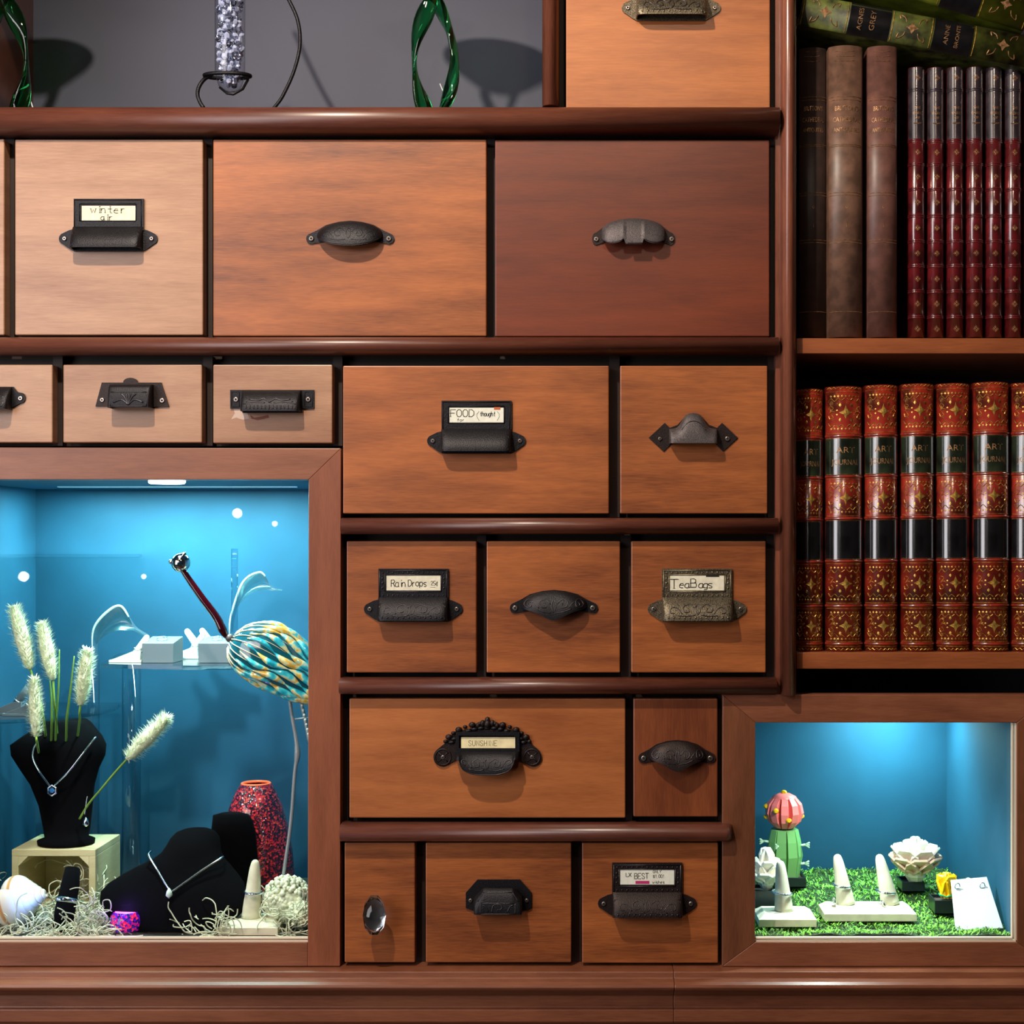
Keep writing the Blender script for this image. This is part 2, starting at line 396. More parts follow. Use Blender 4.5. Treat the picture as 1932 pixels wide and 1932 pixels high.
def scrolls(mb, surf, mat, r=0.9):
    for sgn in (-1, 1):
        relief(mb, surf, [(sgn*0.10, .45), (sgn*0.25, .3), (sgn*0.42, .42), (sgn*0.38, .62), (sgn*0.24, .6), (sgn*0.27, .45)], r, mat)
        relief(mb, surf, [(sgn*0.45, .7), (sgn*0.6, .45), (sgn*0.75, .45), (sgn*0.78, .65), (sgn*0.66, .68)], r, mat)
        relief(mb, surf, [(sgn*0.08, .75), (sgn*0.3, .8), (sgn*0.55, .78)], r, mat)
    relief(mb, surf, [(0, .3), (-.07, .5), (0, .72), (.07, .5)], r, mat, True)
def screw(parent, cx, cy, r=4.2, Y=-0.0022):
    m = MB(); M = Matrix.Rotation(PI/2, 3, 'X'); c_ = at(cx, cy, 0); c_.y = Y
    m.lathe(c_, [(r*S*1.0, 0), (r*S, 0.0008), (r*S*0.75, 0.0014)], STEEL, 14, M)
    c2 = c_.copy(); c2.y = Y-0.0011
    m.lathe(c2, [(r*S*0.42, 0), (r*S*0.42, 0.0006)], HOLE, 8, M)
    m.build('screw', parent, label='steel screw head')
def card(parent, cx, cy, x0, y0, x1, y1, mat, writer, label, Y=-0.0024):
    m = MB(); m.pbox(cx+x0, cy+y0, cx+x1, cy+y1, Y-0.0004, 0.0004, mat)
    writer(m, cx, cy, Y-0.00055)
    m.build('label_card', parent, label=label)

def h_label(parent, cx, cy, mat=IRON, orn=1, writer=None, cm=PAPER, clabel=None, lab='black iron label-holder cup pull'):
    m = MB(); E = []
    E = [(-66, -12), (-74, -10)]+ell(-82, 6, 11, 11, 250, 110, 8)+[(-72, 26), (-64, 30), (64, 30), (72, 26)]+ell(82, 6, 11, 11, 70, -70, 8)+[(74, -10), (66, -12)]
    plate(m, cx, cy, E, mat, 3)
    for a in [(-66, -70, 66, -57), (-66, -29, 66, -10), (-66, -57, -51, -29), (51, -57, 66, -29)]:
        m.pbox(cx+a[0], cy+a[1], cx+a[2], cy+a[3], -5*S, 5*S, mat)
    sf = cup(m, cx, cy, 66, lambda u: -16, lambda u: 27, 30, mat, n=9, vexp=0.9, top0=0.2)
    bz = lambda x, y: at(cx+x, cy+y, 0)+Vector((0, -5.4*S, 0))
    if orn:
        for a, b in [((-63, -67), (63, -67)), ((63, -67), (63, -14)), ((63, -14), (-63, -14)), ((-63, -14), (-63, -67)), ((-53, -59), (53, -59)), ((-53, -27), (53, -27)), ((-53, -59), (-53, -27)), ((53, -59), (53, -27))]:
            m.tube([bz(*a), bz(*b)], 0.9*S, (WORNHL if mat is IRONW else IRONHL) if orn > 1 else mat, 5)
        relief(m, sf, [(-.94, .28), (.94, .28)], 0.8, mat); relief(m, sf, [(-.94, .97), (.94, .97)], 1.1, mat)
        relief(m, sf, [(-.93, .3), (-.93, .95)], 0.8, mat); relief(m, sf, [(.93, .3), (.93, .95)], 0.8, mat)
    if orn > 1:
        m0, mat = mat, (WORNHL if mat is IRONW else IRONHL)
        for i in range(13): m.ball(bz(-57+9.5*i, -63), 1.7*S, mat, 6); m.ball(bz(-57+9.5*i, -20), 1.7*S, mat, 6)
        for i in range(3):
            for sx in (-58, 58): m.ball(bz(sx, -52+9*i), 2.0*S, mat, 6)
        scrolls(m, sf, mat)
        for i in range(12): m.ball(sf(-.84+.153*i, .86, 0.2), 1.9*S, mat, 6)
        relief(m, sf, [(-.92, .76), (.92, .76)], 0.7, mat)
    h = m.build('handle', parent, label=lab)
    screw(h, cx-82, cy+6); screw(h, cx+82, cy+6)
    if writer: card(parent, cx, cy, -52, -58, 52, -28, cm, writer, clabel)
    return h
def h_oval(parent, cx, cy, mat=IRON, orn=0, lobes=False, lab='black iron oval cup pull', w=1.0):
    m = MB()
    E = ell(-73*w, 8, 10, 10, 60, 235, 8)+[(-62*w, -8), (-45*w, -18), (-22*w, -24), (0, -26), (22*w, -24), (45*w, -18), (62*w, -8)]+ell(73*w, 8, 10, 10, -55, 120, 8)+[(48*w, 14), (20*w, 20), (-20*w, 20), (-48*w, 14)]
    plate(m, cx, cy, E, mat, 3)
    q = lambda u: math.sqrt(max(0, 1-u*u))
    zb = (lambda u: 2+24*q(u)) if not orn else (lambda u: 4+12*q(u)+14*math.exp(-(u/0.42)**2)*q(u))
    sf = cup(m, cx, cy, 62*w, lambda u: 2-26*q(u), zb, 28, mat, n=2.6, vexp=0.75, top0=0.25)
    if orn:
        scrolls(m, sf, mat, 1.0)
        for s_ in (-1, 1): relief(m, sf, [(s_*(0.78+0.12*math.cos(a)), .5+.3*math.sin(a)) for a in [0, 1.2, 2.4, 3.6, 4.8]], 1.1, mat, True)
    else:
        relief(m, sf, [(-.9+.15*i, .93) for i in range(13)], 0.8, mat)
        scrolls(m, sf, mat, 0.35)
    h = m.build('handle', parent, label=lab)
    screw(h, cx-73*w, cy+8, 5); screw(h, cx+73*w, cy+8, 5)
    return h
def h_lobed(parent, cx, cy):
    m = MB()
    plate(m, cx, cy, ell(-70, 11, 8, 12, 90, 270, 8)+[(-55, -12), (-30, -22), (30, -22), (55, -12)]+ell(70, 11, 8, 12, -90, 90, 8)+[(50, 16), (-50, 16)], IRONB, 2.6)
    def zb(u):
        a = abs(u)
        if a < 0.30: return 26
        return 10+14*math.sqrt(max(0, 1-((a-0.64)/0.36)**2))
    sf = cup(m, cx, cy, 60, lambda u: -2-24*math.sqrt(max(0, 1-u*u)), zb, 28, IRONG, n=4, vexp=0.7, top0=0.3, nu=61)
    relief(m, sf, [(-.27, .97), (.27, .97)], 0.9, IRONG)
    for s_ in (-1, 1): relief(m, sf, [(s_*(.34+.07*i), .96) for i in range(9)], 0.8, IRONG)
    h = m.build('handle', parent, label='greyed iron cup pull with scalloped lip')
    screw(h, cx-70, cy+12, 4.6); screw(h, cx+72, cy+12, 4.6)
def h_trap(parent, cx, cy):
    m = MB()
    plate(m, cx, cy, [(-68, 20), (-56, -25), (-16, -25)]+ell(-2, -25, 14, 9, 180, 360, 8)+[(12, -25), (56, -25), (71, 21)], IRONB, 3.4)
    sf = cup(m, cx+2, cy, 40, lambda u: -20, lambda u: 24, 30, IRON, n=14, vexp=0.45, top0=0.5)
    for a in [[(-.84, .35), (.84, .35)], [(-.84, .96), (.84, .96)], [(-.84, .35), (-.84, .96)], [(.84, .35), (.84, .96)]]: relief(m, sf, a, 1.0, IRONG)
    for s_ in (-1, 1):
        relief(m, sf, [(0, .9), (s_*.15, .6), (s_*.35, .42)], 1.6, IRON); relief(m, sf, [(0, .9), (s_*.3, .68), (s_*.7, .8)], 1.6, IRON)
        relief(m, sf, [(0, .9), (s_*.06, .6), (s_*.1, .42)], 1.4, IRON)
    h = m.build('handle', parent, label='brown iron pull on a trapezoid plate')
    screw(h, cx-55, cy+8, 4.4); screw(h, cx+58, cy+9, 5)
def h_rect(parent, cx, cy):
    m = MB()
    plate(m, cx, cy, [(-79, -20), (79, -20), (79, 15), (56, 15), (56, 23), (-56, 23), (-56, 15), (-79, 15)], IRON, 3.4)
    for s_ in (-1, 1):
        b = lambda x, y: at(cx+s_*x, cy+y, 0)+Vector((0, -3.6*S, 0))
        m.tube([b(62, -16), b(76, -16), b(76, 12), b(62, 12)], 0.8*S, IRON, 5, True)
    sf = cup(m, cx, cy, 55, lambda u: -19, lambda u: 22, 30, IRON, n=12, vexp=0.8, top0=0.2)
    for s_ in (-1, 1):
        relief(m, sf, [(0, .6), (s_*.2, .42), (s_*.4, .52), (s_*.7, .45)], 1.4, IRON); relief(m, sf, [(s_*.15, .62), (s_*.45, .6), (s_*.8, .58)], 1.0, IRON)
    relief(m, sf, [(-.9, .68), (.9, .68)], 0.8, IRON)
    for i in range(13): relief(m, sf, [(-.78+.13*i, .74), (-.78+.13*i, .9)], 1.1, IRON)
    h = m.build('handle', parent, label='black iron squared cup pull')
    screw(h, cx-68, cy-2, 5); screw(h, cx+68, cy-2, 5)
def h_dome(parent, cx, cy):
    m = MB()
    for s_ in (-1, 1): plate(m, cx+s_*56, cy+10, [(-28, -4), (-2, -30), (28, -2), (0, 24)] if s_ > 0 else [(28, -4), (2, -30), (-28, -2), (0, 24)], IRONB, 2.6)
    plate(m, cx, cy, [(-52, 18), (-52, -8), (-30, -16), (-14, -34), (14, -34), (30, -16), (52, -8), (52, 18)], IRONB, 2.2)
    sf = cup(m, cx-1, cy, 45, lambda u: -12-26*math.exp(-(u/0.52)**4)+4*abs(u), lambda u: 20, 28, IRONG, n=10, vexp=0.6, top0=0.3, nu=49)
    relief(m, sf, [(-.5+.1*i, .4-.12*math.cos((-.5+.1*i)*3)) for i in range(11)], 0.8, IRONG)
    h = m.build('handle', parent, label='dark domed pull with diamond ends')
    screw(h, cx-63, cy+10, 3.6); screw(h, cx+64, cy+10, 4.6)
def h_sun(parent, cx, cy, writer):
    m = MB()
    E = ell(-84, 20, 18, 18, 90, 235, 8)+[(-78, -8), (-62, -28), (-30, -34), (0, -38), (30, -34), (62, -28), (78, -8)]+ell(84, 20, 18, 18, -55, 90, 8)+[(60, 26), (-60, 26)]
    plate(m, cx, cy, E, IRONB, 4)
    rd = random.Random(5)
    for i in range(15):                                              # pierced leaf-and-berry crest
        a = math.radians(200+140*i/14); x, y = 84*math.cos(a), 8+52*math.sin(a)
        p = at(cx+x, cy+y, 0); p.y = -5*S; m.ball(p, (4.2+2.2*(i % 2))*S, IRONB, 8, (1.1, 0.8, 0.9))
        q = at(cx+x*0.86, cy+y*0.8, 0); q.y = -5.5*S; m.ball(q, 5.2*S, IRON, 8, (1.3, 0.6, 0.7))
    for x, y, r in [(0, -50, 6), (-9, -44, 6), (9, -44, 6), (0, -42, 8), (-18, -40, 5), (18, -40, 5)]:
        p = at(cx+x, cy+y, 0); p.y = -5*S; m.ball(p, r*S, IRONB, 8, (0.9, 0.7, 1.1))
    for s_ in (-1, 1):
        p = at(cx+s_*84, cy+20, 0); p.y = -3.5*S
        m.tube([p+Vector((15*S*math.cos(a), 0, 15*S*math.sin(a))) for a in [2*PI*i/18 for i in range(18)]], 2*S, IRONB, 6, True)
        for q in range(4): m.tube([p+Vector((5*S*math.cos(a), 0, 5*S*math.sin(a))) for a in (0.5+q*1.6, 0.9+q*1.6)]+[p+Vector((13*S*math.cos(0.7+q*1.6), 0, 13*S*math.sin(0.7+q*1.6)))], 1.6*S, IRONB, 5)
    for a in [(-60, -27, 60, -20), (-60, 4, 60, 12), (-60, -20, -54, 4), (54, -20, 60, 4)]: m.pbox(cx+a[0], cy+a[1], cx+a[2], cy+a[3], -12*S, 12*S, IRON)
    def zb(u): return 22+28*math.sqrt(max(0, 1-(abs(u)/0.86)**3)) if abs(u) < .86 else 22
    sf = cup(m, cx, cy, 60, lambda u: 8, zb, 34, IRON, n=8, vexp=0.7, top0=0.35, nu=49)
    scrolls(m, sf, IRON, 1.0)
    relief(m, sf, [(-.85+.1*i, .97) for i in range(18)], 1.0, IRON)
    h = m.build('handle', parent, label='black iron pull with leafy crest and round ears')
    screw(h, cx-84, cy+20, 4); screw(h, cx+84, cy+20, 4)
    card(parent, cx, cy, -50, -17, 52, 5, PAPERY, writer, 'yellowed card reading SUNSHINE', Y=-7*S)
def h_oct(parent, cx, cy):
    m = MB()
    plate(m, cx, cy, [(-62, 20), (-62, -8), (-40, -33), (40, -33), (62, -8), (62, 20), (48, 26), (-48, 26)], IRON, 3.6)
    sf = cup(m, cx, cy, 45, lambda u: -20+16*max(0, (abs(u)-.62)/.38), lambda u: 26, 32, IRON, n=16, vexp=0.55, top0=0.45, nu=49)
    for a in [[(-.85, .35), (-.6, .14), (.6, .14), (.85, .35)], [(-.72, .5), (.72, .5)], [(-.72, .97), (.72, .97)], [(-.72, .5), (-.72, .97)], [(.72, .5), (.72, .97)]]:
        for p, q in zip(a, a[1:]): relief(m, sf, [p, q], 1.0, IRONG)
    relief(m, sf, [(-.25, .9), (-.2, .65), (0, .57), (.18, .66), (.1, .8), (-.02, .78)], 1.0, IRON)
    for s_ in (-1, 1): relief(m, sf, [(s_*.4, .88), (s_*.5, .68), (s_*.62, .62)], 1.1, IRON)
    h = m.build('handle', parent, label='black iron octagonal cup pull')
    screw(h, cx-53, cy+6, 3.8); screw(h, cx+53, cy+6, 3.8)
def h_half(parent, cx, cy):
    m = MB()
    plate(m, cx, cy, [(-54, -22), (54, -22), (62, -12)]+ell(68, -1, 9, 10, -70, 90, 8)+[(54, 16), (-54, 16), (-68, 9), (-76, 0), (-66, -12)], IRON, 3.4)
    sf = cup(m, cx, cy, 52, lambda u: -21, lambda u: 22, 30, IRON, n=10, vexp=0.8, top0=0.2)
    relief(m, sf, [(.1, .35), (.1, .9), (.8, .9), (.8, .35)], 0.9, IRONG)
    h = m.build('handle', parent, label='black iron cup pull with rounded ears')
    screw(h, cx+68, cy, 4.6); screw(h, cx-66, cy, 4.6)
CRYS = solid_glass('clear_crystal', (0.95, 0.98, 1.0), 0.0, 1.52)
def h_knob(parent, cx, cy):
    m = MB(); M = Matrix.Rotation(PI/2, 3, 'X'); c_ = at(cx+2, cy+4, 0)
    m.lathe(c_, [(9*S, 0), (9*S, 0.002), (5*S, 0.004), (5*S, 0.012), (8*S, 0.014)], SILV, 16, M)
    h = m.build('handle', parent, label='cut crystal oval knob')
    g = MB(); c2 = at(cx+1, cy+2, 0)
    g.lathe(c2+Vector((0, -0.012, 0)), [(9*S, 0), (17*S, 0.004), (22*S, 0.009), (21*S, 0.013), (13*S, 0.017), (7*S, 0.0185)], CRYS, 10, M, smooth=False, sx=1, sy=1.75)
    b = MB(); b.lathe(c2+Vector((0, -0.0125, 0)), [(6*S, 0), (14*S, 0.003), (16*S, 0.0036)], SILV, 8, M, smooth=False, sx=1, sy=1.75); b.build('added_reflector', h, label='silvery reflector added behind the crystal')  # mirror-like backing added to brighten the crystal
    g.build('crystal', h)

# ---------------------------------------------------------------- drawers
def tx(*items):
    def f(m, cx, cy, Y):
        for it in items:
            k = dict(it[5]) if len(it) > 5 else {}
            write(m, it[0], cx+it[1], cy+it[2], it[3], it[4], Y, **k)
    return f
def drawer(x0, y0, x1, y1, mat, label, Yf=0.0):
    m = MB(); m.pbox(x0, y0, x1, y1, Yf, 0.018, mat)
    return m.build('drawer', cab, bevel=0.0012, label=label)
dr = drawer(-352, 262, 8, 632, W_SHEEN, 'drawer at the frame edge, top row'); 
dr = drawer(28, 263, 383, 632, W_SHEEN, 'pale drawer with the card Winter air')
h_label(dr, 205, 445, IRON, 1, tx(('winter', -34, -43, 12.5, INK, dict(serif=True, adv=1.22, wob=.06)), ('air', -15, -30, 10, INK, dict(serif=True, adv=1.2))), PAPER, 'cream card reading Winter air')
dr = drawer(402, 263, 918, 634, W_DRAW, 'wide drawer with an oval pull'); h_oval(dr, 661, 443, lab='black oval cup pull')
dr = drawer(934, 264, 1452, 635, W_DEEP, 'dark wide drawer with a scalloped grey pull'); h_lobed(dr, 1195, 440)
dr = drawer(1068, -190, 1453, 205, W_ORNG, 'orange-toned drawer in the top compartment'); h_label(dr, 1266, 10, IRONW, 2, lab='worn antique label-holder pull')
dr = drawer(-190, 688, 99, 835, W_SHEEN, 'small pale drawer cut off by the picture edge'); h_half(dr, -28, 752)
dr = drawer(119, 688, 381, 835, W_SHEEN, 'small pale drawer with a trapezoid pull'); h_trap(dr, 249, 747)
dr = drawer(402, 688, 627, 836, W_SHEEN, 'small scuffed drawer with a squared pull'); h_rect(dr, 514, 756)
def blot(pts, mat, nm, lab):                                          # chipped lacquer and a brown smear on the drawer face
    m = MB(); P = [at(x, y) for x, y in pts]; m.prism([(p.x, p.z) for p in P], -0.00012, 0.0001, mat); m.build(nm, dr, label=lab)
blot([(440, 768), (452, 762), (466, 777), (470, 790), (458, 792), (446, 788), (436, 791), (443, 780)], plain('bare_pale_wood', (196, 170, 156), .6), 'worn_patch', 'bare pale chipped patch')
blot([(472, 783), (480, 788), (492, 786), (506, 783), (508, 788), (496, 791), (486, 793), (474, 790)], plain('brown_smear', (122, 62, 46), .6), 'smear', 'brown smear')
dr = drawer(647, 690, 1149, 969, W_DRAW, 'wide drawer with the card FOOD for thought')
def food(m, cx, cy, Y):
    write(m, 'FOOD', cx-49, cy-40, 13, INK, Y, serif=True, adv=1.12, r=0.4); write(m, 'for', cx-36, cy-31, 5.5, INK, Y, r=.25)
    write(m, '(', cx-2, cy-36, 14, INK, Y, r=.2); write(m, 'thought', cx+6, cy-41, 8.5, INK, Y, adv=1.0, r=.35, slant=.1, cw=.5); write(m, ')', cx+36, cy-36, 14, INK, Y, r=.2)
    m.pbox(cx+33, cy-58, cx+45, cy-53, Y-0.0001, 0.0002, INKR)
h_label(dr, 899, 826, IRON, 1, food, PAPERW, 'white card reading FOOD for thought')
dr = drawer(1170, 690, 1448, 969, W_DRAW, 'drawer with a domed pull'); h_dome(dr, 1308, 818)
dr = drawer(654, 1021, 899, 1269, W_DRAW, 'drawer with the card Rain Drops')
def rain(m, cx, cy, Y):
    write(m, 'Rain', cx-42, cy-36, 13, INK, Y, adv=1.0, r=.42, cw=.60); write(m, 'Drops', cx-10, cy-37, 12, INK, Y, adv=1.0, r=.42, wob=.05, cw=.60)
    write(m, '25c', cx+33, cy-39, 7.5, INK, Y, adv=1.05, r=.3, cw=.6); m.tube([at(cx+32, cy-35, Y), at(cx+41, cy-35, Y)], .35*S, INK, 4)
h_label(dr, 780, 1143, IRON, 2, rain, PAPER, 'cream card reading Rain Drops', lab='ornate black label-holder cup pull')
dr = drawer(918, 1021, 1170, 1269, W_DRAW, 'drawer with an embossed oval pull'); h_oval(dr, 1045, 1139, IRON, 1, lab='embossed black oval pull')
dr = drawer(1191, 1021, 1445, 1269, W_DRAW, 'drawer with the card TeaBags')
def tea(m, cx, cy, Y):
    write(m, 'T', cx-50, cy-33, 17, INK, Y, serif=True, r=.5); write(m, 'ea', cx-33, cy-34, 13, INK, Y, adv=.95, r=.5)
    write(m, 'B', cx-12, cy-35, 16, INK, Y, serif=True, r=.5, adv=.8); write(m, 'ags', cx+3, cy-34, 13, INK, Y, adv=.85, r=.5)
    m.pbox(cx+17, cy-58, cx+42, cy-54.5, Y-.0001, .0002, INK)
h_label(dr, 1315, 1143, IRONW, 2, tea, PAPER, 'cream card reading TeaBags', lab='worn antique label-holder cup pull')
dr = drawer(659, 1318, 1180, 1543, W_ORNG, 'wide drawer with the card SUNSHINE'); h_sun(dr, 920, 1408, tx(('SUNSHINE', -36, -1, 10, INK, dict(adv=1.22, r=.2, cw=.60))))
dr = drawer(1195, 1318, 1354, 1541, W_DRAWV, 'narrow upright-grained drawer with an oval pull'); h_oval(dr, 1277, 1422, IRONB, 1, lab='small brown oval pull', w=0.86)
dr = drawer(650, 1590, 783, 1816, W_DRAW, 'narrow drawer with a crystal knob'); h_knob(dr, 710, 1716)
dr = drawer(803, 1590, 1078, 1816, W_DRAW, 'drawer with an octagonal pull'); h_oct(dr, 941, 1692)
dr = drawer(1098, 1590, 1355, 1817, W_DRAW, 'drawer with the card BEST')
def best(m, cx, cy, Y):
    write(m, 'BEST', cx-24, cy-40, 10.5, INK, Y, adv=1.08, r=.35, cw=.6); write(m, 'LX', cx-40, cy-44, 7, INK, Y, adv=.9, r=.35)
    write(m, 'ONLY', cx+11, cy-51, 5, INK, Y, adv=1.15, r=.22, cw=.7); write(m, '$1.00!', cx+11, cy-42, 6, INK, Y, adv=1.1, r=.22, cw=.6); write(m, 'wishes', cx+10, cy-31, 5.5, INK, Y, adv=1.1, r=.25, cw=.7)
    m.pbox(cx-22, cy-36, cx+4, cy-30.5, Y-.0001, .0002, INKP)
h_label(dr, 1221, 1698, IRONB, 2, best, PAPERW, 'white card reading BEST with a pink stroke', lab='brown black label-holder cup pull')

# ---------------------------------------------------------------- base moulding and lower cabinet
bm = thing('base_cabinet', (at(966, 2000).x, 0.1, 0), 'long lower cabinet under a stepped mahogany ledge below the drawers', 'cabinet')
prof = [(0.02, 1823), (-0.020, 1824), (-0.021, 1836), (-0.030, 1838), (-0.034, 1842), (-0.035, 1847), (-0.033, 1852), (-0.028, 1857), (-0.024, 1862), (-0.020, 1867), (-0.015, 1869),
        (-0.015, 1893), (-0.020, 1894.5), (-0.020, 1917), (-0.018, 1921), (0.0, 1922), (0.02, 1922)]
def ledge(xa, xb):
    m = MB(); rings = []
    for x in (xa, xb):
        X = at(x, 0).x; rings.append([Vector((X, y, ZE+(CY-p)*S)) for y, p in prof])
    m.loft(rings, W_FRX, False); return m
ledge(-140, 1269).build('ledge_moulding', bm, bevel=0.0008)
ledge(1269.5, 2080).build('ledge_moulding', bm, bevel=0.0008)
m = MB(); m.pbox(-140, 1823.5, 2080, 1921, 0.021, 0.28, W_FRX); m.build('ledge_board', bm)
a = at(-140, 1922); b = at(2080, 1922)
m = MB(); m.box((a.x, -0.004, 0.02), (b.x, 0.32, a.z), W_SHELF); m.build('carcass', bm)

# ---------------------------------------------------------------- display cases
def case(name, label, pane, walls, rails, trims, led, strip):
    """pane: opening px; walls: inner box px"""
    x0, y0, x1, y1 = pane; wx0, wy0, wx1, wy1 = walls
    t = thing(name, at((wx0+wx1)/2, wy1, 0.17), label, 'display case')
    for nm, poly, mt in rails:
        P = [at(x, y) for x, y in poly]
        MB().prism([(p.x, p.z) for p in P], -0.002, 0.0005+0.017, mt).build(nm, t, bevel=0.0007)
    def wall(nm, a, b, Ya, Yb, mat):
        A = at(a[0], b[1]); B = at(b[0], a[1])
        MB().box((A.x, Ya, A.z), (B.x, Yb, B.z), mat).build(nm, t)
    wall('back_panel', (wx0-15, wy0-8), (wx1+15, wy1+8), 0.32, 0.33, CASEW)
    wall('side_panel', (wx0-15, wy0-8), (wx0, wy1+8), 0.018, 0.32, CASEW)
    wall('side_panel', (wx1, wy0-8), (wx1+15, wy1+8), 0.018, 0.32, CASEW)
    wall('ceiling_panel', (wx0, wy0-8), (wx1, wy0), 0.018, 0.32, CASEW)
    wall('floor_panel', (wx0, wy1), (wx1, wy1+8), 0.018, 0.32, CASEF)
    m = MB(); m.pbox(x0-4, y0-4, x1+4, y1+4, 0.008, 0.003, PANE); m.build('glass_pane', t)
    for tr in trims:
        m = MB(); m.pbox(*tr, 0.0005, 0.005, TRIM); m.build('glazing_bead', t, bevel=0.0003, label='pale glazing bead')
    lx, ly, LY, en = led
    z = at(0, wy0).z; X = at(lx, 0, LY).x
    m = MB(); m.lathe((X, LY, z-0.004), [(0.0195, 0), (0.021, 0.0015), (0.021, 0.004)], LEDM, 24)
    g = m.build('downlight', t, label='round white LED downlight')
    light('case_led', 'SPOT', (X, LY, z-0.010), en, (0.80, 1.0, 0.97), (X, LY+0.04, z-0.5), 0.012, spot=2.5, blend=0.9)
    xa = at(strip[0], 0, strip[3]).x; xb = at(strip[1], 0, strip[3]).x
    m = MB(); m.box((xa, strip[3]-.004, z-.0012), (xb, strip[3]+.004, z), WASHS); m.build('added_wash_strip', t, label='thin glowing strip added on the case ceiling')
    l_ = light('added_case_wash', 'AREA', ((xa+xb)/2, strip[3], z-.002), strip[2], (0.56, 1.0, 0.94), None, xb-xa, 0.01)  # added wash light, brightens the top of the back panel
    return t
case('display_case', 'glazed display case with jewellery, glass bird and seashell, lit cyan inside', (-140, 905, 583, 1776), (-127, 903, 589, 1774),
     [('top_rail', [(-140, 844), (644, 846), (583, 905), (-140, 905)], W_FRX), ('stile', [(644, 846), (642, 1822), (581, 1822), (583, 905)], W_FRZ),
      ('bottom_rail', [(-140, 1777), (581, 1777), (581, 1822), (-140, 1822)], W_FRX), ('stile', [(-190, 844), (-140, 844), (-140, 1822), (-190, 1822)], W_FRZ)],
     [(-140, 1774, 583, 1777.5), (-140, 1768.5, 582, 1772)], (315, 908, 0.045, 7.2), (110, 560, 4.4, 0.225))
case('display_case', 'smaller glazed display case with brick-built cactus and ring stands on green moss', (1425, 1363, 1917, 1776), (1418, 1361, 1915, 1774),
     [('top_rail', [(1363, 1310), (1985, 1310), (1918, 1363), (1425, 1363)], W_FRX), ('stile', [(1363, 1310), (1425, 1363), (1424, 1777), (1362, 1822.5)], W_BRN),
      ('bottom_rail', [(1362, 1822.5), (1424, 1777), (1918, 1777), (1985, 1822.5)], W_FRX), ('stile', [(1985, 1310), (1985, 1822.5), (1918, 1777), (1918, 1363)], W_BRN)],
     [(1426, 1774, 1917, 1777.5), (1426, 1768.5, 1911, 1772), (1914.5, 1364, 1918, 1774), (1909, 1364, 1912, 1768)], (1600, 1366, 0.050, 5.3), (1620, 1745, 1.7, 0.25))

# ---------------------------------------------------------------- bookcase
bc = thing('bookcase', at(1790, 1308, 0.16), 'open mahogany bookcase bay with two shelves of old leather books', 'bookcase')
m = MB(); m.pbox(1503, -260, 2085, 1308, 0.27, 0.02, W_BACKD); m.build('back_panel', bc, label='dark painted back panel')
m = MB(); m.pbox(2085, -260, 2105, 1308, 0.0, 0.29, W_BRN); m.build('side_panel', bc)
for y0, y1 in ((638, 667), (1231, 1262)):
    m = MB(); m.pbox(1503, y0, 2085, y1, 0.0, 0.27, W_SHELF); m.build('shelf', bc, bevel=0.0008)
m = MB(); m.pbox(1503, -285, 2085, -260, 0.0, 0.29, W_SHELF); m.build('top_board', bc)

# ---------------------------------------------------------------- books
GOLD = plain('worn_gilt', (214, 160, 78), 0.38, 0.75, vary=0.3, bscale=300)
GOLDD = plain('faded_gilt', (150, 112, 76), 0.5, 0.5, vary=0.3, bscale=300)
PAGES = plain('page_edges', (150, 136, 110), 0.8, vary=0.1, bscale=900)
def leather(name, c, rough=0.3, vary=0.35, sc=60, **k): return plain(name, c, rough, bump=0.25, bscale=sc, vary=vary, **k)
L_RED = leather('red_calf', (112, 32, 22), 0.3, 0.4, 45, Coat_Weight=1.0, Coat_Roughness=0.17, Coat_IOR=1.8)
L_BLK = leather('black_calf', (20, 20, 22), 0.2, 0.3, 60, Coat_Weight=1.0, Coat_Roughness=0.13, Coat_IOR=1.9)
L_GRN = leather('green_black_calf', (34, 42, 30), 0.2, 0.4, 40, Coat_Weight=1.0, Coat_Roughness=0.15, Coat_IOR=1.9)
L_BRN1 = leather('dark_brown_cloth', (50, 36, 32), 0.5, 0.12, 90)
L_BRN2 = leather('tan_brown_cloth', (104, 76, 62), 0.42, 0.15, 70)
L_BRN3 = leather('rose_brown_cloth', (102, 68, 60), 0.42, 0.12, 70)
L_CRIM = leather('crimson_calf', (88, 22, 26), 0.25, 0.3, 50, Coat_Weight=1.0, Coat_Roughness=0.16, Coat_IOR=1.9)
L_SLAT = leather('slate_calf', (52, 44, 50), 0.25, 0.3, 50, Coat_Weight=1.0, Coat_Roughness=0.17, Coat_IOR=1.8)
L_OLIV = leather('olive_marbled', (66, 72, 30), 0.5, 0.5, 60)
L_LIME = leather('bright_olive', (84, 92, 22), 0.45, 0.3, 40)
MAXA = 0.95
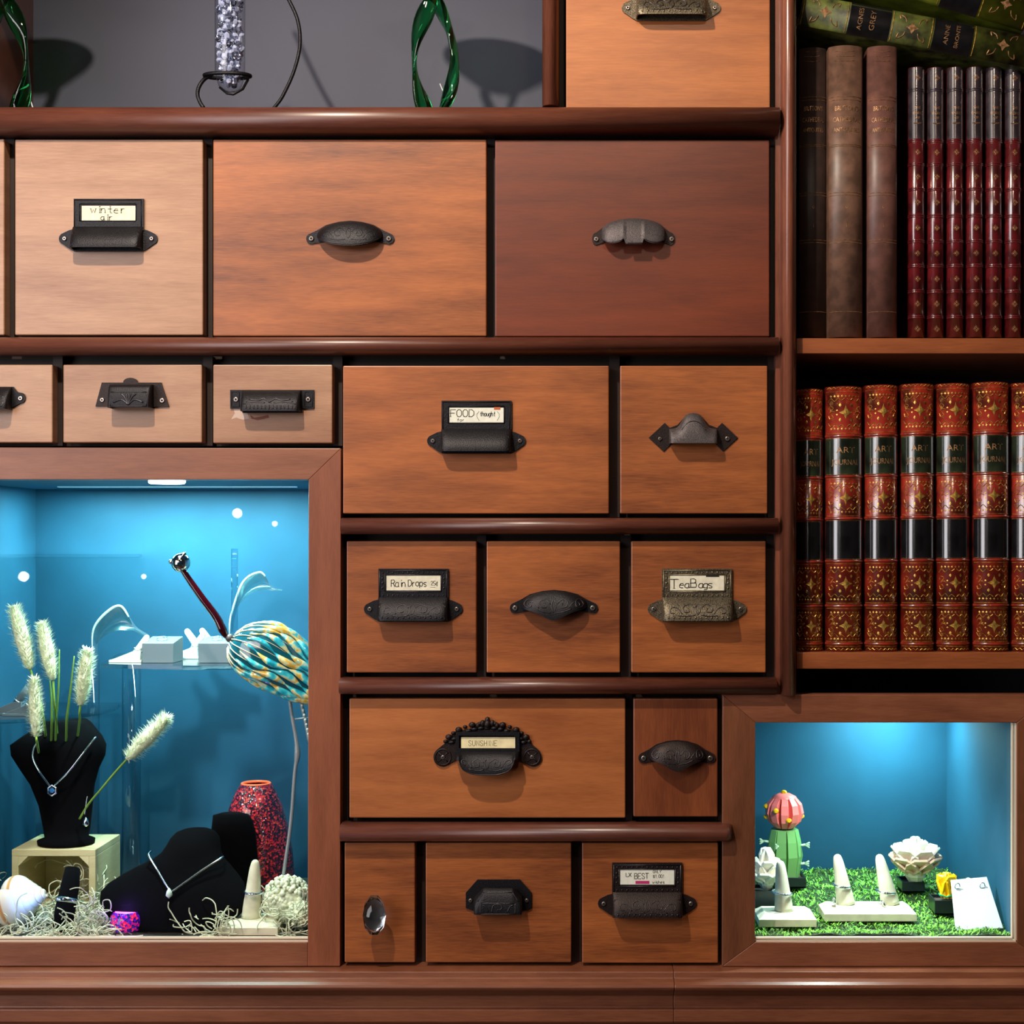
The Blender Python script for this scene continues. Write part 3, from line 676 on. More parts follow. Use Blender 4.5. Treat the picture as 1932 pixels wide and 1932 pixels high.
class Spine:
    def __init__(s, w, h, dep, M, bulge=0.35):
        s.w, s.h, s.dep, s.M, s.b = w, h, dep, M, bulge*w*0.75
    def p(s, x, z, off=0.0):
        u = max(-1, min(1, 2*x/s.w)); a = u*MAXA
        return s.M @ Vector(((s.w/2+off)*math.sin(a)/math.sin(MAXA), -(s.b+off)*(math.cos(a)-math.cos(MAXA))/(1-math.cos(MAXA)), z))
    def patch(s, mb, x0, x1, z0, z1, off, mat, nz=2, nx=13, smooth=True):
        o0 = max(off-0.0008, -0.0002)
        mb.grid(lambda i, j: s.p(x0+(x1-x0)*i/(nx-1), z0+(z1-z0)*j/(nz-1), off), nx, nz, mat, smooth)
        for zz in (z0, z1): mb.grid(lambda i, j: s.p(x0+(x1-x0)*i/(nx-1), zz, off if j else o0), nx, 2, mat, False)
    def band(s, mb, z, t, off, mat):                                  # raised cord
        mb.grid(lambda i, j: s.p(-s.w/2+s.w*i/12, z+t*(j/6-.5), off*math.sin(PI*j/6)), 13, 7, mat)
    def cover(s, mb, mat, board=0.0022):
        n = 15; out = [s.p(-s.w/2+s.w*i/(n-1), 0) for i in range(n)]
        prof = [(-s.w/2+s.w*i/(n-1)) for i in range(n)]
        w, d = s.w/2, s.dep
        def ring(z):
            r = [s.p(x, z) for x in prof]
            for q in [(w, d), (w-board, d), (w-board, 0.002), (-w+board, 0.002), (-w+board, d), (-w, d)]: r.append(s.M @ Vector((q[0], q[1], z)))
            return r
        mb.loft([ring(0), ring(s.h)], mat, False)
        for i, f in enumerate(mb.f[-(n+6)-2:-2]):
            pass
        k = len(mb.sm)-2-(n+6)
        for i in range(n-1): mb.sm[k+i] = True
    def pages(s, mb, mat, board=0.0022, inset=0.003):
        mb.box((-s.w/2+board, 0.001, inset), (s.w/2-board, s.dep-inset, s.h-inset), mat, s.M)
    def line(s, mb, pts, r, mat, off=0.00015, n=3, closed=False, smooth=True):
        P = spline([Vector((x, 0, z)) for x, z in pts], n, closed) if smooth else [Vector((x, 0, z)) for x, z in pts]
        mb.tube([s.p(p.x, p.z, off) for p in P], r, mat, 4, closed, smooth=False)
    def diamond(s, mb, x, z, rx, rz, mat, off=0.0003, n=4, k=0.45):
        pts = []
        for i in range(2*n):
            a = PI*i/n; q = 1 if i % 2 == 0 else k
            pts.append((x+rx*q*math.cos(a), z+rz*q*math.sin(a)))
        b = [s.p(x, z, off*1.5)]+[s.p(a_, c_, off) for a_, c_ in pts]
        mb.add(b, [(0, 1+i, 1+(i+1) % (2*n)) for i in range(2*n)], mat)
_tc = {}
def text_flat(txt_, size):
    """letter outlines as flat faces, (x, z) in metres, centred on x, from the built-in font"""
    if (txt_, size) in _tc: return _tc[(txt_, size)]
    cu = bpy.data.curves.new('t', 'FONT'); cu.body = txt_; cu.size = size; cu.align_x = 'CENTER'; cu.resolution_u = 2
    o = bpy.data.objects.new('t', cu); COL.objects.link(o)
    bpy.context.view_layer.update(); dg = bpy.context.evaluated_depsgraph_get()
    me = o.evaluated_get(dg).to_mesh(); r = ([v.co.copy() for v in me.vertices], [tuple(p.vertices) for p in me.polygons])
    o.evaluated_get(dg).to_mesh_clear(); bpy.data.objects.remove(o); bpy.data.curves.remove(cu)
    _tc[(txt_, size)] = r; return r
def spine_text(sp, mb, txt_, z, size, mat, off=0.0004, squeeze=1.0, rot=False, x=0.0):
    vs, fs = text_flat(txt_, size)
    if rot: V = [sp.p(x-v.y, z+v.x*squeeze, off) for v in vs]          # reading up the spine
    else: V = [sp.p(x+v.x*squeeze, z+v.y, off) for v in vs]
    mb.add(V, fs, mat)

def upright(x0, x1, y0, y1, Y, dep, bulge=0.35):
    a = at(x0, y1, Y); b = at(x1, y0, Y)
    return Spine(b.x-a.x, b.z-a.z, dep, Matrix.Translation(((a.x+b.x)/2, Y, a.z)), bulge)
def book_root(sp, label, group=None, name='book'):
    return thing(name, sp.M.translation, label, 'book', group)

# lower shelf: the gilt red set
sp = upright(1558, 1626, 731, 1230.5, 0.022, 0.20, 0.42)
ORD = ['first', 'second', 'third', 'fourth', 'fifth', 'sixth', 'seventh']
r0 = book_root(sp, 'second gilt red Art Journal volume from the post on the lower shelf', 'red and black Art Journal volumes')
H = sp.h; Zf = lambda py: H*(1231-py)/500.0
m = MB(); sp.cover(m, L_RED); m.build('cover', r0)
m = MB(); sp.pages(m, PAGES); m.build('page_block', r0)
for ya, yb, mt, lb in [(897, 828, L_GRN, 'dark green title panel'), (1056, 982, L_BLK, 'black leather panel')]:
    m = MB(); sp.patch(m, -sp.w/2*.99, sp.w/2*.99, Zf(ya), Zf(yb), 0.0003, mt); m.build('panel', r0, label=lb)
for py in (824, 900, 979, 1059, 1143, 1214):
    m = MB(); sp.band(m, Zf(py), 0.0034, 0.0012, L_RED); m.build('raised_band', r0)
g = MB(); w2 = sp.w/2; u = S*1.0
for py in (741, 819, 829, 896, 905, 974, 983, 1055, 1064, 1138, 1148, 1210, 1219): sp.line(g, [(-w2*.97, Zf(py)), (0, Zf(py)), (w2*.97, Zf(py))], 0.45*u, GOLD, n=6)
for py in (734, 1224):
    sp.line(g, [(-w2*.9+w2*1.8*i/16, Zf(py)+(1.6*u if i % 2 else -1.6*u)) for i in range(17)], 0.7*u, GOLD)
for cyp, hh in ((780, 31), (940, 27), (1101, 30), (1180, 25)):
    z = Zf(cyp); hz = hh*u
    sp.diamond(g, 0, z, 11*u, 12*u, GOLD); sp.diamond(g, 0, z, 6*u, 15*u, GOLD, n=4, k=.3)
    for sx in (-1, 1):
        for sz in (-1, 1):
            sp.diamond(g, sx*9*u, z+sz*14*u, 2.2*u, 3.4*u, GOLD, k=.8); sp.diamond(g, sx*14*u, z+sz*4*u, 1.6*u, 1.6*u, GOLD, k=.8)
            sp.line(g, [(sx*2*u, z+sz*(hz-4*u)), (sx*7*u, z+sz*(hz-8*u)), (sx*12*u, z+sz*(hz-4*u)), (sx*18*u, z+sz*(hz-10*u)), (sx*24*u, z+sz*(hz-4*u)), (sx*29*u, z+sz*(hz-11*u))], 0.75*u, GOLD)
            sp.line(g, [(sx*24*u, z+sz*3*u), (sx*20*u, z+sz*9*u), (sx*26*u, z+sz*12*u), (sx*28*u, z+sz*6*u)], 0.7*u, GOLD)
        sp.line(g, [(sx*16*u, z+.3*u), (sx*21*u, z+3*u), (sx*27*u, z)], 0.6*u, GOLD)
    for q in range(9): sp.diamond(g, (-24+6*q)*u, z+hz, 2*u, 2.4*u, GOLD, k=.6); sp.diamond(g, (-24+6*q)*u, z-hz, 2*u, 2.4*u, GOLD, k=.6)
g.build('gilding', r0, label='worn gold tooling')
t = MB(); spine_text(sp, t, 'ART', Zf(856), 0.0098, GOLDD, squeeze=1.0); spine_text(sp, t, 'JOURNAL', Zf(878), 0.0088, GOLDD, squeeze=.70)
t.build('lettering', r0, label='gilt lettering ART JOURNAL')
for i, (xa, xb, ty) in enumerate([(1502, 1554, 735), (1558, 1626, 731), (1632, 1693, 728), (1700, 1761, 726), (1767, 1829, 725), (1836, 1902, 723), (1908, 1972, 724)]):
    lab = '%s gilt red Art Journal volume from the post on the lower shelf' % ORD[i]
    if i == 0: lab = 'first gilt red Art Journal volume, dim and half hidden by the post'
    if i == 1: continue
    c_ = copy_tree(r0); c_.location = (at((xa+xb)/2, 0, 0.022).x, 0.022+[.004, 0, 0, -.001, .001, -.002, 0][i], r0.location.z)
    c_.scale = ((xb-xa)/68, 1, (1230.5-ty)/499.5); c_['label'] = lab

# upper shelf: three tall brown cloth volumes
for i, (xa, xb, ty, mt) in enumerate([(1507, 1559, 93, L_BRN1), (1563, 1627, 90, L_BRN2), (1637, 1692, 90, L_BRN3)]):
    sp = upright(xa, xb, ty, 637.5, 0.03 if i == 0 else 0.016, 0.22, 0.30)
    rt = book_root(sp, ['darkest tall brown cathedral volume beside the post, upper shelf', 'tall tan-brown cathedral volume with golden worn top, upper shelf', 'tall rose-brown cathedral volume next to the thin crimson books'][i], 'tall brown cathedral volumes')
    m = MB(); sp.cover(m, mt); m.build('cover', rt)
    m = MB(); sp.pages(m, PAGES); m.build('page_block', rt)
    Zg = lambda py: sp.h*(637.5-py)/(637.5-ty)
    m = MB()
    for py in (186, 192, 276, 279, 366, 371, 455, 460, 590): sp.line(m, [(-sp.w*.47, Zg(py)), (0, Zg(py)), (sp.w*.47, Zg(py))], 0.0003, GOLDD, n=6)
    for q in range(3): sp.line(m, [(-sp.w*.3, Zg(100+9*q)), (0, Zg(102+9*q)), (sp.w*.2, Zg(100+9*q))], 0.0003, GOLDD)
    m.build('gilding', rt)
    t = MB()
    for s_, py, sz in (("BRITTON'S", 212, .0075), ('CATHEDRAL', 233, .0075), ('ANTIQUITIES', 252, .0068), ('O', 396, .005), ('I', 431, .007)):
        spine_text(sp, t, s_, Zg(py), sz, GOLDD, squeeze=.60*(xb-xa)/60)
    t.build('lettering', rt, label='faded gilt lettering')
# upper shelf: the thin crimson set
sp = upright(1714, 1744, 129, 637.5, 0.030, 0.16, 0.5)
r1 = book_root(sp, 'x', 'thin crimson and slate volumes')
Zg = lambda py: sp.h*(637.5-py)/508.5
m = MB(); sp.cover(m, L_CRIM); m.build('cover', r1)
m = MB(); sp.pages(m, PAGES); m.build('page_block', r1)
m = MB(); sp.patch(m, -sp.w*.497, sp.w*.497, Zg(264), Zg(130), 0.0002, L_SLAT); m.build('panel', r1, label='slate grey upper panel')
for py in (172, 268, 312, 359, 409, 457, 503, 551, 599):
    m = MB()
    for dd in (-1.7, 1.7): sp.band(m, Zg(py+dd), 0.0021, 0.0011, L_CRIM if py > 200 else L_SLAT)
    m.build('raised_band', r1)
g = MB()
for py in (150, 290, 336, 384, 432, 480, 528, 575, 622):
    z = Zg(py); k = sp.w*.16
    sp.line(g, [(0, z+5.5*S), (4.5*S, z), (0, z-5.5*S), (-4.5*S, z)], 0.0004, GOLDD, closed=True, smooth=False)
    for a in range(4): sp.diamond(g, [0, 1.8, 0, -1.8][a]*S, z+[2.4, 0, -2.4, 0][a]*S, 1.2*S, 1.6*S, GOLDD, k=.7)
for py in (170, 174, 266): sp.line(g, [(-sp.w*.46, Zg(py)), (0, Zg(py)), (sp.w*.46, Zg(py))], 0.0003, GOLDD, n=6)
g.build('gilding', r1)
t = MB()
for s_, py, sz, q in (('THE', 209, .0046, .7), ('WORKS', 219, .0048, .55), ('OF', 228, .0046, .7)): spine_text(sp, t, s_, Zg(py), sz, GOLDD, squeeze=q)
sp.line(t, [(-6*S, Zg(235)), (0, Zg(236)), (6*S, Zg(235))], 0.0007, GOLDD)
t.build('lettering', r1, label='gilt lettering THE WORKS OF')
for i in range(8):
    lab = ['first thin crimson volume, directly beside the tall rose-brown book', 'second thin crimson volume from the tall brown books, upper shelf', 'third thin crimson volume from the tall brown books, upper shelf',
           'fourth thin crimson volume from the tall brown books, upper shelf', 'fifth thin crimson volume from the tall brown books, upper shelf', 'sixth thin crimson volume from the tall brown books, upper shelf',
           'seventh thin crimson volume, cut off by the edge of the picture', 'eighth thin crimson volume, just past the edge of the picture'][i]
    if i == 7: break
    c_ = r1 if i == 0 else copy_tree(r1)
    c_['label'] = lab
    c_.location = (at(1729+36.6*i, 0, 0.03).x, 0.030+[0, .001, .0, -.001, .0, .001, 0][i], r1.location.z)
# two olive books lying aslant on top of the row
def slant_book(xa, ya, ang, L_, th, Y, dep, body, segs, label, titles):
    a = at(xa, ya, Y)                                                # lower end corner of the spine
    # local z runs along the spine to the right, local x points up
    c_, s_ = math.cos(ang), math.sin(ang)
    M = Matrix(((s_, 0, c_, a.x), (0, 1, 0, a.y), (c_, 0, -s_, a.z), (0, 0, 0, 1)))
    M = M @ Matrix.Translation((th/2, 0, 0))
    sp = Spine(th, L_, dep, M, 0.25)
    rt = book_root(sp, label, None)
    m = MB(); sp.cover(m, body); m.build('cover', rt)
    m = MB(); sp.pages(m, PAGES); m.build('page_block', rt)
    for z0, z1 in segs:
        m = MB(); sp.patch(m, -th*.497, th*.497, z0*S, z1*S, 0.0003, L_BLK); m.build('panel', rt, label='black title panel')
    g = MB()
    edges = sorted([0]+[q for s__ in segs for q in s__]+[L_/S])
    for z0, z1 in zip(edges[::2], edges[1::2]):
        for zz in (z0+4, z1-4): sp.line(g, [(-th*.45, zz*S), (0, zz*S), (th*.45, zz*S)], 0.0005, GOLD, n=6)
        cz = (z0+z1)/2
        if z1-z0 < 200:
            sp.diamond(g, 0, cz*S, 10*S, 12*S, GOLDD, k=.5)
            for sx in (-1, 1):
                for sz in (-1, 1): sp.line(g, [(sx*8*S, (cz+sz*12)*S), (sx*16*S, (cz+sz*16)*S), (sx*20*S, (cz+sz*26)*S), (sx*12*S, (cz+sz*24)*S)], 0.0006, GOLDD)
    g.build('gilding', rt)
    t = MB()
    for s__, z, x, sz in titles:
        vs, fs = text_flat(s__, sz)
        t.add([sp.p(x*S+v.x*0.95, z*S-v.y, 0.0005) for v in [Vector((v.x, v.y)) for v in vs]], fs, GOLDD)
    if titles: t.build('lettering', rt, label='silver lettering on the title panel')
    return rt
slant_book(1505, 47, math.radians(10.6), 0.268, 0.0365, 0.012, 0.17, L_OLIV, [(93, 172), (255, 330)],
           'lower olive marbled book lying aslant across the row, lettered AGNES GREY', [('GREY', 141, 0, .0115), ('AGNES', 116, 0, .0105)][:0]+[('AGNES', 118, 0, .0076), ('GREY', 142, 0, .0086), ('ANNE', 284, 0, .0076), ('BRONTE', 304, 0, .0064)])
slant_book(1520, -62, math.radians(16.5), 0.258, 0.043, 0.010, 0.17, L_LIME, [(262, 336)],
           'upper bright olive book lying aslant on the AGNES GREY volume', [])

# ---------------------------------------------------------------- glass shelves in the cyan case
zs = at(0, 1256, 0.10).z
gs = thing('glass_shelf', at(380, 1256, 0.2), 'clear curved-front glass shelf holding white ring stands and grey blocks', 'glass shelf')
def shelf_poly(pts, z, t_=0.005):                                    # pts: (px, Y) plan outline
    vs = []
    P = [(at(px, 0, Y).x, Y) for px, Y in pts]; n = len(P); m = MB()
    vs = [(x, y, z-t_) for x, y in P]+[(x, y, z) for x, y in P]
    m.add(vs, [tuple(range(n))[::-1], tuple(range(n, 2*n))]+[(i, (i+1) % n, n+(i+1) % n, n+i) for i in range(n)], SHGL)
    return m
fr = [(190+(600-190)*i/16, 0.13-0.03*math.sin(PI*i/16)) for i in range(17)]
shelf_poly([(583, 0.315), (225, 0.315)]+fr, zs).build('pane', gs)
for px, Y in ((170, 0.27), (248, 0.27)):                              # clear standards under the shelf
    a = at(px, 0, Y); m = MB()
    zb = at(0, 1774).z
    m.tube([(a.x, Y, zb+0.001), (a.x, Y, zs-0.0052)], 0.012, ACRY, 20); m.build('support_tube', gs, label='clear acrylic support tube')
a = at(436, 0, 0.2); b = at(447, 0, 0.2)
m = MB(); m.box((a.x, 0.2, zs), (b.x, 0.206, at(0, 1035, 0.2).z), ACRY); m.build('upright_edge', gs)
z2 = at(0, 1368, 0.06).z
g2 = thing('glass_shelf', at(60, 1368, 0.2), 'lower round-cornered glass shelf behind the grass plumes and velvet bust', 'glass shelf')
fr = [(-115+340*math.sin(PI/2*i/14), 0.10+0.2*(1-math.cos(PI/2*i/14))) for i in range(15)]
shelf_poly([(-125, 0.315), (-125, 0.10)]+fr+[(230, 0.315)], z2).build('pane', g2)
a = at(-95, 0, 0.27)
m = MB(); m.tube([(a.x, 0.27, at(0, 1774).z+0.001), (a.x, 0.27, z2-0.0052)], 0.012, ACRY, 20); m.build('support_tube', g2)
z3 = at(0, 1047, 0.10).z
g3 = thing('glass_shelf', at(60, 1047, 0.2), 'empty upper glass shelf seen edge-on at eye level', 'glass shelf')
shelf_poly([(-125, 0.315), (-125, 0.12), (180, 0.12), (262, 0.17), (268, 0.315)], z3, 0.004).build('pane', g3)

# ---------------------------------------------------------------- grey blocks and white ring stands on the shelf
GBL = plain('grey_blocks', (84, 98, 106), 0.6); WPL = plain('white_display_plastic', (215, 222, 215), 0.45)
def ptop(px, Y, z): return Vector((at(px, 0, Y).x, Y, z))
def block(px0, px1, Y0, Y1, h, label):
    a = ptop(px0, Y0, zs+.0002); b = ptop(px1, Y0, zs); m = MB()
    vs = [(a.x, Y0, a.z), (b.x, Y0, a.z), (b.x, Y1, a.z), (a.x, Y1, a.z), (a.x, Y0, a.z+h*.80), (b.x, Y0, a.z+h*.80), (b.x, Y1, a.z+h), (a.x, Y1, a.z+h)]
    m.add(vs, [(0, 3, 2, 1), (4, 5, 6, 7), (0, 1, 5, 4), (1, 2, 6, 5), (2, 3, 7, 6), (3, 0, 4, 7)], GBL)
    o = m.build('display_block', bevel=0.0005); tag(o, label, 'display block', 'grey display blocks')
    r = MB(); c_ = Vector(((a.x+b.x)/2, (Y0+Y1)/2-.002, a.z+h*.90)); M = Matrix.Rotation(0.35, 3, 'X')
    r.tube([c_+M @ Vector((0.006*math.cos(t), 0.006*math.sin(t), 0.002)) for t in [2*PI*i/18 for i in range(18)]], 0.0007, SILV, 6, True)
    r.ball(c_+Vector((0.003, -.004, 0.004)), 0.0014, CRYS, 6)
    return r.build('finger_ring'), label
r_, _ = block(268, 327, 0.14, 0.185, 0.030, 'grey sloped block on the glass shelf, between the curved petal and the bird neck')
tag(r_, 'silver ring lying on the grey block nearer the curved petal', 'ring', 'rings on grey blocks')
r_, _ = block(374, 432, 0.14, 0.185, 0.030, 'grey sloped block on the glass shelf, directly under the bird neck')
tag(r_, 'silver ring lying on the grey block under the bird neck', 'ring', 'rings on grey blocks')
def ring_slant(px, Y, z, s_, label, mat=WPL, n=1, group='white slanted ring stands'):
    """low wedge foot with a leaning finger post"""
    c_ = ptop(px, Y, z+.0002); rt = thing('ring_stand', c_, label, 'ring stand', group)
    m = MB(); q = s_
    m.box((c_.x-.020*q, Y-.009, c_.z), (c_.x+.020*q, Y+.009, c_.z+.003), mat)
    m.prism([(c_.x-.018*q, c_.z+.003), (c_.x+.018*q, c_.z+.003), (c_.x+.018*q, c_.z+.014*abs(q)), (c_.x+.010*q, c_.z+.014*abs(q))], Y-.007, Y+.007, mat)
    m.build('foot_plate', rt, bevel=0.0004)
    f = MB(); pts = [c_+Vector((.010*q, 0, .010*abs(q))), c_+Vector((.017*q, 0, .020*abs(q))), c_+Vector((.024*q, 0, .030*abs(q)))]
    f.tube(pts, [.0045*abs(q), .0042*abs(q), .0036*abs(q)], mat, 12); f.ball(pts[-1], .0036*abs(q), mat, 10); f.build('finger_post', rt)
    r = MB(); cc = (pts[0]+pts[1])/2; ax = (pts[2]-pts[0]).normalized(); w = ax.cross(Vector((0, 1, 0)))
    r.tube([cc+(w*math.cos(t)+Vector((0, 1, 0))*math.sin(t))*.0056*abs(q) for t in [2*PI*i/16 for i in range(16)]], .0008, SILV, 6, True)
    o = r.build('finger_ring'); tag(o, 'silver ring on the '+label.replace('white ', '').replace('grey ', '')[:70], 'ring', 'silver rings on slanted stands')
    return rt
ring_slant(240, 0.155, zs, 1.0, 'white slanted ring stand beside the first grey block')
ring_slant(348, 0.215, zs, 1.0, 'white low ring stand between the two grey blocks')
ring_slant(392, 0.235, zs, -1.1, 'white leaning ring stand peeking up behind the second grey block')
ring_slant(420, 0.25, zs, -1.1, 'white ring stand behind the second block, close to the bird body')
ring_slant(455, 0.16, zs, 1.0, 'white ring stand tucked under the glass bird body')
ring_slant(12, 0.17, z2, 1.15, 'grey ring stand on the lower glass shelf by the picture edge', GBL)
ring_slant(36, 0.16, z2, .9, 'small grey ring stand on the lower glass shelf near the plume', GBL)

# frosted curved petal, and a reflection of it built as a second shape
FROST = thin_glass('frosted_petal', (0.70, 0.86, 0.86), 0.25, 3.0)
FROSTW = plain('milky_rim', (214, 240, 228), 0.3)
def petal(pts_rim, pts_low, Y, label):
    m = MB(); A = spline([at(x, y, Y) for x, y in pts_rim], 6); B = spline([at(x, y, Y+0.02) for x, y in pts_low], 6); n = min(len(A), len(B))
    def P(i, j):
        t = j/8; p = A[i].lerp(B[i], t); p.y += 0.018*math.sin(PI*t); return p
    m.grid(P, n, 9, FROST); m.grid(lambda i, j: P(i, j)+Vector((0, .001, 0)), n, 9, FROST, flip=True)
    rt = m.build('petal_shape'); tag(rt, label, 'glass ornament', 'frosted glass petals')
    r = MB(); r.tube(A[:max(4, n*2//3)], [0.0014*math.sin(PI*(i+.6)/(n*.75))+.0004 if i < n*.7 else .0004 for i in range(max(4, n*2//3))], FROSTW, 6); r.build('rim', rt, label='milky white rim')
    return rt
petal([(174, 1232), (176, 1188), (198, 1158), (226, 1143), (245, 1168), (252, 1184), (276, 1200)], [(174, 1236), (184, 1212), (203, 1196), (226, 1189), (240, 1190), (252, 1190), (276, 1203)], 0.20, 'frosted glass petal with milky white rim above the plumes')
petal([(433, 1196), (436, 1162), (458, 1100), (488, 1080), (502, 1090), (510, 1106), (528, 1113)], [(433, 1198), (440, 1160), (456, 1135), (478, 1118), (500, 1113), (510, 1114), (528, 1115)], 0.24, 'reflection built as a faint frosted petal above the glass bird body')

# ---------------------------------------------------------------- the glass bird
BTEAL = plain('teal_glass', (18, 84, 100), 0.12, Coat_Weight=1.0)
def streak(name):
    m, nt, b, N, L = base(name)
    tc = N.new('ShaderNodeTexCoord'); mp = N.new('ShaderNodeMapping'); mp.inputs['Scale'].default_value = (60, 60, 60)
    nz = N.new('ShaderNodeTexNoise'); nz.inputs['Scale'].default_value = 1.0; nz.inputs['Detail'].default_value = 2
    L.new(tc.outputs['Object'], mp.inputs[0]); L.new(mp.outputs[0], nz.inputs['Vector'])
    rp = N.new('ShaderNodeValToRGB'); e = rp.color_ramp.elements
    e[0].position = 0.36; e[0].color = lin((20, 150, 175)); e[1].position = 0.47; e[1].color = lin((70, 205, 215))
    for p, c in ((0.53, (225, 225, 170)), (0.60, (215, 165, 20)), (0.68, (130, 190, 180))): q = e.new(p); q.color = lin(c)
    L.new(nz.outputs['Fac'], rp.inputs[0]); L.new(rp.outputs[0], b.inputs['Base Color']); setp(b, Roughness=0.12, Coat_Weight=0.8); return m
BSTR = streak('streaked_teal_yellow_glass'); BWHT = plain('cream_glass_thread', (226, 214, 176), 0.2)
DRED = plain('deep_red_glass', (44, 4, 12), 0.05, Coat_Weight=1.0); CHROM = plain('mirrored_glass_bead', (210, 205, 200), 0.04, 1.0)
YB = 0.065
bird = thing('glass_bird', at(560, 1245, YB), 'blown glass bird with teal and yellow streaked body and dark red neck', 'ornament')
A0 = at(436, 1207, YB); ax = (at(650, 1330, YB)-A0); Lb = ax.length; ax.normalize(); pw = Vector((0, 1, 0)); up = ax.cross(pw); up.normalize()
if up.z < 0: up = -up
def bprof(t):                                                        # radius along the body
    return 0.001+0.037*(math.sin(PI*min(1, (t+0.00)**0.62)))**0.75*(1-.12*t) if t < 1 else 0.002
def bp(t, a, off=0.0):
    r = bprof(t)+off; c_ = A0+ax*(Lb*t)+up*(0.012*math.sin(PI*t)*(1-t))
    return c_+up*(r*math.sin(a))+pw*(r*0.62*math.cos(a))
m = MB(); m.loft([[bp(0.0+.98*j/24, 2*PI*i/32) for i in range(32)] for j in range(25)], BTEAL); m.build('body', bird)
m = MB(); w_ = MB()
for i in range(22):
    a = 2*PI*i/22
    pts = [bp(.12+.85*j/22, a+0.10*math.sin(j*.5+i), 0.0004) for j in range(23)]
    rad = [0.0004+0.0042*abs(math.sin(j*PI/22*3.2+i*1.3))*math.sin(PI*j/22)**.4 for j in range(23)]
    m.tube(pts, rad, BSTR, 8)
    w_.tube([bp(.01+.42*j/12, a+.12, 0.0006) for j in range(13)], [0.0007*(1-j/16) for j in range(13)], BWHT, 5)
m.build('feather_streak', bird, label='teal and yellow glass streaks'); w_.build('feather_thread', bird, label='cream glass threads')
m = MB(); P = [at(344, 1074, YB), at(360, 1098, YB), at(384, 1132, YB), at(408, 1164, YB), at(420, 1188, YB), at(428, 1203, YB)]
m.tube(spline(P, 5), [0.0034+0.0022*(i/25)+(-.003*max(0, (i-20)/5)) for i in range(26)], DRED, 16); m.build('neck', bird, label='deep red glass neck')
m = MB(); c_ = at(341, 1062, YB); m.ball(c_, 0.0112, CHROM, 24); m.build('head', bird, label='mirrored round head')
for px, py in ((323, 1060), (347, 1046)):
    m = MB(); m.ball(at(px, py, YB-.004), 0.0030, CHROM, 12); m.build('eye', bird)
m = MB(); m.ball(at(434, 1204, YB), 0.0052, IRONG, 10, (1.1, 1, 1)); m.build('collar', bird)
LEGM = plain('silver_grey_twig', (150, 156, 160), 0.45, 0.4, bump=.5, bscale=500)
for pts, nm in (([(545, 1306), (550, 1345), (561, 1415), (556, 1460), (548, 1560), (532, 1672), (531, 1716)], 'leg'), ([(566, 1318), (574, 1350), (584, 1392), (604, 1450), (596, 1560), (586, 1706)], 'leg')):
    P = spline([at(x, y, YB+.006) for x, y in pts], 6); m = MB()
    m.tube(P, [0.0022+0.0014*math.exp(-((i-13)/2.0)**2) for i in range(len(P))], LEGM, 8); m.build(nm, bird)
m = MB()
for i in range(10): m.ball(at(568+2*i, 1322+9*i, YB), 0.0017, FROSTW, 6)
m.tube([at(556, 1357, YB+.004), at(590, 1353, YB+.004)], 0.0010, LEGM, 6); m.build('tail_beads', bird)

# ---------------------------------------------------------------- red bubbled glass lamp
def fleck(name, cols, em=0.0, sc=260):
    m, nt, b, N, L = base(name)
    tc = N.new('ShaderNodeTexCoord'); vo = N.new('ShaderNodeTexVoronoi'); vo.inputs['Scale'].default_value = sc
    L.new(tc.outputs['Object'], vo.inputs['Vector'])
    sp_ = N.new('ShaderNodeSeparateColor'); L.new(vo.outputs['Color'], sp_.inputs[0])
    rp = N.new('ShaderNodeValToRGB'); rp.color_ramp.interpolation = 'CONSTANT'; e = rp.color_ramp.elements
    e[0].position = 0; e[0].color = lin(cols[0]); e[1].position = 1.0/len(cols); e[1].color = lin(cols[1])
    for i, c in enumerate(cols[2:], 2): q = e.new(i/len(cols)); q.color = lin(c)
    L.new(sp_.outputs[0], rp.inputs[0]); L.new(rp.outputs[0], b.inputs['Base Color'])
    bpn = N.new('ShaderNodeBump'); bpn.inputs['Strength'].default_value = 0.9; bpn.inputs['Distance'].default_value = 0.0015
    L.new(vo.outputs['Distance'], bpn.inputs['Height']); L.new(bpn.outputs['Normal'], b.inputs['Normal'])
    setp(b, Roughness=0.08, Coat_Weight=1.0)
    if em: L.new(rp.outputs[0], b.inputs['Emission Color']); b.inputs['Emission Strength'].default_value = em
    return m
FLK = fleck('red_bubble_glass', [(28, 8, 20), (120, 16, 40), (60, 12, 30), (190, 30, 44), (40, 14, 34), (150, 24, 40), (200, 60, 50), (70, 12, 30)], 0.05, 420)
YL = 0.20
lamp = thing('glass_lamp', at(492, 1740, YL), 'tapered red bubbled glass lamp with an orange rim behind the black busts', 'lamp')
c_ = at(483, 1722, YL); hL = at(0, 1478, YL).z-c_.z; k = k_(YL)
m = MB(); m.lathe(c_, [(66*k, 0), (70*k, hL*.12), (71*k, hL*.32), (68*k, hL*.48), (60*k, hL*.66), (50*k, hL*.82), (36*k, hL*.95), (28*k, hL)], FLK, 40, cap=False); m.build('body', lamp)
m = MB(); ORR = plain('orange_glass_rim', (236, 96, 60), 0.1, Emission_Color=(1, .2, .08, 1), Emission_Strength=0.5)
m.tube([c_+Vector((26*k*math.cos(t), 26*k*math.sin(t), hL)) for t in [2*PI*i/32 for i in range(32)]], 2.2*k, ORR, 8, True)
m.lathe(c_, [(25*k, hL*.97), (24*k, hL*.975)], ORR, 24); m.build('rim', lamp, label='glowing orange glass rim')

